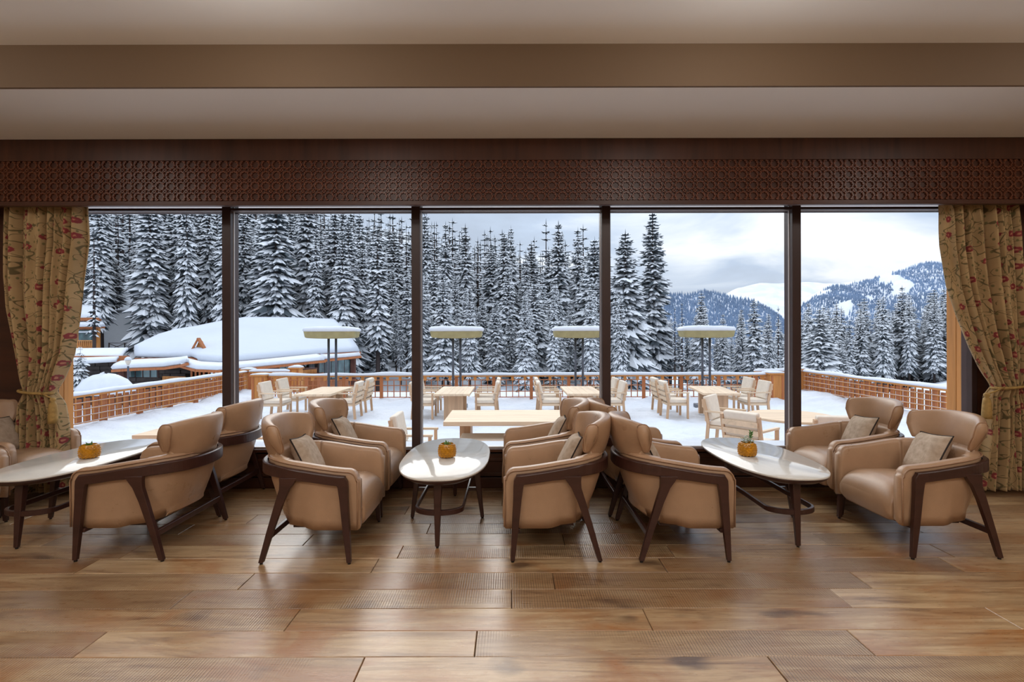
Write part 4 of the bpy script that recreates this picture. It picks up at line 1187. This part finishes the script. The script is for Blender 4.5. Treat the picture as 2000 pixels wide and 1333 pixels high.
# ================================================================= LODGE AND OTHER BUILDINGS
def slab(pts, thick, mb=None, mi=0):
    """closed prism from a 3-D polygon, extruded down by thick"""
    mb = mb or MB(); n = len(pts); vs = [tuple(p) for p in pts] + [(p[0], p[1], p[2]-thick) for p in pts]
    fs = [tuple(range(n)), tuple(range(2*n-1, n-1, -1))] + [(i, (i+1) % n, n+(i+1) % n, n+i) for i in range(n)]
    mb.add(vs, fs, mi); return mb
lodge = empty('lodge', (-20, 38, -3.6)); tag(lodge, 'low wooden lodge under a broad smooth snow roof, beyond the terrace', 'building')
LO = Vector((-20, 38, -3.6)); L_ = lambda px, py, Y: P(px, py, Y) - LO
def patch(front, back, n=24, m=10, bulge=.25, name='roof_snow', mat='snow', parent=None, thick=.28):
    """snow surface between two 3-D polylines"""
    def samp(pl, t):
        k = t*(len(pl)-1); i = min(int(k), len(pl)-2); return pl[i].lerp(pl[i+1], k-i)
    top = [[samp(front, i/n).lerp(samp(back, i/n), j/m) + Vector((0,0,bulge*math.sin(PI*j/m)*.6 + (.10 if 0 < j else 0))) for i in range(n+1)] for j in range(m+1)]
    vs = [p for r in top for p in r]; fs = []
    for j in range(m):
        for i in range(n): fs.append((j*(n+1)+i, j*(n+1)+i+1, (j+1)*(n+1)+i+1, (j+1)*(n+1)+i))
    q = MB(); q.add(vs, fs); o = q.build(name, M[mat], parent, smooth=True, recalc=False)
    sd = o.modifiers.new('thick', 'SOLIDIFY'); sd.thickness = thick; sd.offset = -1
    return o
EV = [L_(262, 694, 36), L_(330, 694, 35), L_(372, 693, 34), L_(385, 698, 33), L_(430, 703, 33), L_(480, 700, 34.5), L_(560, 693, 37), L_(622, 687.5, 39), L_(702, 683.5, 43)]
RG = [L_(262, 676, 37), L_(310, 653, 41), L_(345, 643, 43), L_(385, 637, 45), L_(428, 628, 46), L_(480, 620, 47), L_(560, 621, 49), L_(622, 623, 51), L_(652, 624, 52)]
patch(EV, RG, 40, 14, .35, 'roof_snow', 'snow_roof', lodge, .22)
BK = [p + Vector((-4.0, 11, -2.6)) for p in RG]
patch(RG, BK, 20, 4, 0, 'rear_roof_snow', 'snow_roof', lodge, .22)
# fascia under the main eave
q = MB()
for i in range(len(EV)-1):
    a, b = EV[i], EV[i+1]; q.bar(a+Vector((0, .15, -.30)), b+Vector((0, .15, -.30)), .18, .30)
q.build('eave_fascia', M['cedar_dark'], lodge)
# lower skirt roof
S1 = [L_(216, 716, 33), L_(262, 713, 32.5), L_(320, 711, 32), L_(352, 706, 31.5), L_(364, 702, 31)]
S1b = [L_(236, 706, 34.5), L_(270, 703, 34), L_(322, 701, 33.5), L_(352, 699, 33), L_(366, 696.5, 33)]
patch(S1, S1b, 18, 4, .05, 'porch_roof_snow', 'snow', lodge, .2)
S2 = [L_(352, 707, 31.5), L_(380, 715, 31), L_(430, 717, 31.2), L_(480, 713, 32.5), L_(560, 706, 35), L_(634, 699, 37.5)]
S2b = [L_(362, 700, 33), L_(392, 708, 32.6), L_(432, 710, 33), L_(480, 707, 34.3), L_(560, 699, 36.7), L_(618, 693, 38.8)]
patch(S2, S2b, 24, 4, .05, 'skirt_roof_snow', 'snow', lodge, .2)
S3 = [L_(632, 698, 38.5), L_(665, 695, 40.5), L_(704, 691, 42.5)]; S3b = [L_(622, 692, 39.5), L_(665, 690, 42), L_(695, 687, 44)]
patch(S3, S3b, 8, 3, .03, 'end_roof_snow', 'snow', lodge, .2)
q = MB()
for S in (S1, S2, S3):
    for i in range(len(S)-1): q.bar(S[i]+Vector((0, .12, -.25)), S[i+1]+Vector((0, .12, -.25)), .14, .16)
q.build('skirt_fascia', M['cedar_dark'], lodge)
# walls: boards, windows
def wall_run(a, b, ztop, zbot, n, mat, name='wall_board'):
    a = Vector((a.x, a.y, 0)); b = Vector((b.x, b.y, 0)); d = (b-a)/n
    for i in range(n):
        p = a+d*i; r = a+d*(i+.965)
        MB().bar(Vector((p.x, p.y+.0, (ztop+zbot)/2)), Vector((r.x, r.y, (ztop+zbot)/2)), .10, ztop-zbot).build(name, M[mat], lodge)
zt, zb_ = 2.25, -1.0
wall_run(L_(318, 716, 34.0), L_(362, 716, 33.6), zt-.05, zb_, 6, 'cedar')
wall_run(L_(362, 716, 33.6), L_(430, 716, 33.4), zt-.25, zb_, 10, 'cedar')
wall_run(L_(430, 716, 33.4), L_(618, 705, 39.3), zt+.05, zb_, 26, 'cedar')
# curtained windows between the boards
def lodge_window(px0, px1, Ya, Yb, y0, y1, frame='cedar', glassm='farglass', nm='window', nbar=1):
    a0 = L_(px0, y0, Ya); a1 = L_(px1, y0, Yb); h = abs(L_(px0, y1, Ya).z-a0.z)
    w = MB().bar(a0+Vector((0,-.12,-h/2)), a1+Vector((0,-.12,-h/2)), .10, h).build(nm, M[frame], lodge)
    d = (a1-a0); MB().bar(a0+d*.04+Vector((0,-.16,-h/2)), a1-d*.04+Vector((0,-.16,-h/2)), .06, h*.88).build('pane', M[glassm], w)
    for k in range(nbar):
        f = (k+1)/(nbar+1); p = a0+d*f; MB().bar(p+Vector((0,-.2,-h*.04)), p+Vector((0,-.2,-h*.96)), .05, .05).build('glazing_bar', M['frame'], w)
    return w
lodge_window(486, 523, 34.6, 35.8, 716, 732); lodge_window(547, 571, 36.6, 37.4, 713, 728)
lodge_window(254, 312, 34.2, 33.9, 718, 736, 'frame', 'farglass', 'porch_window', 3)
lodge_window(622, 686, 39.6, 42.4, 700, 742, 'frame', 'farglass', 'glass_wall', 4)
MB().bar(L_(240, 714, 33.5), L_(240, 760, 33.5), .4, .4).build('porch_pillar', M['brick'], lodge)
MB().bar(L_(690, 697, 42.3), L_(690, 760, 42.3), .35, .35).build('end_pillar', M['brick'], lodge)
MB().box(-2.0, .5, -1, 5.5, 8, 2.0).build('core_wall', M['cedar_dark'], lodge)
for px in (374, 382, 390, 398, 408, 418, 470, 478): MB().bar(L_(px, 718, 33.1), L_(px, 745, 33.1), .09, .09).build('wall_batten', M['cedar_dark'], lodge)
# dormer
dm = [L_(378, 689, 35.2), L_(404, 691, 35.2), L_(390, 661, 35.4)]
q = MB(); back = [p+Vector((-.9, 2.0, .1 if k < 2 else -.25)) for k, p in enumerate(dm)]
q.add([tuple(p) for p in dm+back], [(0,1,2),(5,4,3),(0,3,4,1),(1,4,5,2),(2,5,3,0)]); q.build('dormer', M['cedar'], lodge)
q = MB(); q.bar(dm[2]+Vector((0,-.15,.05)), dm[0]+Vector((-.15,-.15,0)), .25, .10); q.bar(dm[2]+Vector((0,-.15,.05)), dm[1]+Vector((.15,-.15,0)), .25, .10); q.bar(dm[0]+Vector((-.1,-.1,-.1)), dm[1]+Vector((.2,-.1,-.1)), .5, .14)
q.build('dormer_barge', M['cedar_dark'], lodge)
# long low annex roof with dark stone wall
ax = empty('stone_annex', (-27, 40, -3.6)); tag(ax, 'low dark stone wall under a snow-covered flat roof strip, beside left curtain', 'building'); AO = Vector((-27, 40, -3.6)); A_ = lambda px, py, Y: P(px, py, Y)-AO
patch([A_(60, 696, 36), A_(150, 697, 36), A_(238, 695, 36)], [A_(60, 680, 40), A_(150, 681, 40), A_(250, 680, 40)], 14, 4, .1, 'roof_snow', 'snow', ax, .2)
patch([A_(60, 709, 34.5), A_(150, 706, 34.5), A_(226, 702, 34.5)], [A_(60, 702, 35.5), A_(150, 700, 35.5), A_(232, 697, 35.5)], 14, 3, .05, 'ledge_snow', 'snow', ax, .15)
q = MB(); q.bar(A_(60, 700, 35.9), A_(250, 700, 35.9), .3, .45); q.build('eave', M['cedar_dark'], ax)
q = MB()
for i in range(4): pass
rs = random.Random(6)
for r in range(12):
    x = -8.5
    while x < 4.2:
        w = rs.uniform(.5, 1.1); q2 = MB(); q2.box(x, -4.0-rs.uniform(0, .08), -.2+r*.27, x+w-.03, -3.7, -.2+r*.27+.25).build('stone', M['stone'], ax); x += w
MB().box(-9, -3.72, -1, 4.2, -1, 3.0).build('core_wall', M['black'], ax)
# upper cottage
co = empty('upper_cottage', (-44, 55, 0)); CO = Vector((-44, 55, 0)); C_ = lambda px, py, Y: P(px, py, Y)-CO
tag(co, 'orange wooden cottage with snowy roof higher up the slope, by the left curtain', 'building')
patch([C_(100, 617, 54), C_(198, 617, 54)], [C_(100, 595, 58), C_(188, 595, 58)], 10, 4, .1, 'roof_snow', 'snow', co, .25)
patch([C_(100, 634, 53), C_(205, 633, 53)], [C_(100, 628, 54.5), C_(198, 628, 54.5)], 10, 3, .05, 'skirt_snow', 'snow', co, .2)
MB().bar(C_(100, 621, 54.2), C_(196, 621, 54.2), .3, .45).build('eave', M['cedar_dark'], co)
MB().bar(C_(100, 638, 53.4), C_(203, 637, 53.4), .3, .3).build('skirt_eave', M['cedar_dark'], co)
for i in range(9):
    a = C_(100+i*10.5, 658, 54.2); b = C_(100+i*10.5+10, 658, 54.2); MB().bar(a, b, .3, 2.6).build('wall_board', M['cedar'], co)
w = MB().bar(C_(153, 656, 53.8), C_(181, 656, 53.8), .3, 1.7).build('window', M['cedar_dark'], co)
MB().bar(C_(155, 655, 53.6), C_(179, 655, 53.6), .2, 1.3).build('pane', M['farglass'], w)
MB().bar(C_(153, 647, 53.4), C_(181, 647, 53.4), .3, .12).build('window_snow', M['snow'], w)
q = MB()
for i in range(8): q.bar(C_(152+i*4, 664, 53.2), C_(152+i*4, 674, 53.2), .08, .08)
q.bar(C_(151, 664, 53.2), C_(183, 664, 53.2), .1, .1); q.build('balcony_rail', M['cedar'], co)
MB().box(-6, 1.2, -6, -1.6, 2, 1.4).build('core_wall', M['cedar_dark'], co)
# lamp post
la = empty('street_lamp', (-22.5, 30.2, -3.6)); tag(la, 'black lamp post with snow-capped white globe before the lodge porch', 'lamp'); z = P(250, 704, 30.2).z+3.6
la.location.x = (250-VX)/FPX*30.2
MB().tube([(0,0,0), (0,0,z-.3)], .05, 8).build('pole', M['metal'], la)
MB().lathe([(.05, z-.25), (.13, z-.08), (.15, z+.0), (.12, z+.08)], 12).build('globe', M['cushion'], la, smooth=True)
MB().lathe([(.17, z+.05), (.19, z+.10), (.13, z+.2), (.04, z+.26)], 12).build('snow_cap', M['snow'], la, smooth=True)
# small snowy shrub and drift
b = put_tree('bush', (157-VX)/FPX*27, 27, 2.0, 'small snow-layered fir bush below the stone annex by left curtain', sink=0); b.location.z = P(157, 748, 27).z
dr = MB(); rings = []
for (k, zz) in ((1, 0), (.92, .35), (.7, .75), (.4, .98), (.1, 1.05)):
    rings.append([(k*1.5*math.cos(2*PI*j/28)*(1+.12*nz(j*.7, k)), k*1.0*math.sin(2*PI*j/28), zz*1.0*(1+.2*nz(j*.5, 4))) for j in range(28)])
o = dr.loft(rings).build('snow_drift', M['snow'], smooth=True, loc=((206-VX)/FPX*27, 27, P(196, 768, 27).z)); o.scale = (1, 1, 1.0); tag(o, 'heaped snow drift beneath the stone annex behind the slatted railing', 'snow drift')
fe = empty('hillside_fence', P(300, 677, 62)); tag(fe, 'thin dark fence with crossed rails on the snowy clearing', 'fence')
for i in range(5): MB().bar((-5.4+i*1.9, 0, -.8), (-5.4+i*1.9, 0, .55), .1, .1).build('post', M['bark'], fe)
for i in range(4):
    x = -5.4+i*1.9; MB().bar((x, 0, -.3), (x+1.9, 0, .45), .06, .06).bar((x, 0, .45), (x+1.9, 0, -.3), .06, .06).bar((x, 0, .5), (x+1.9, 0, .5), .06, .06).build('crossed_rail', M['bark'], fe)
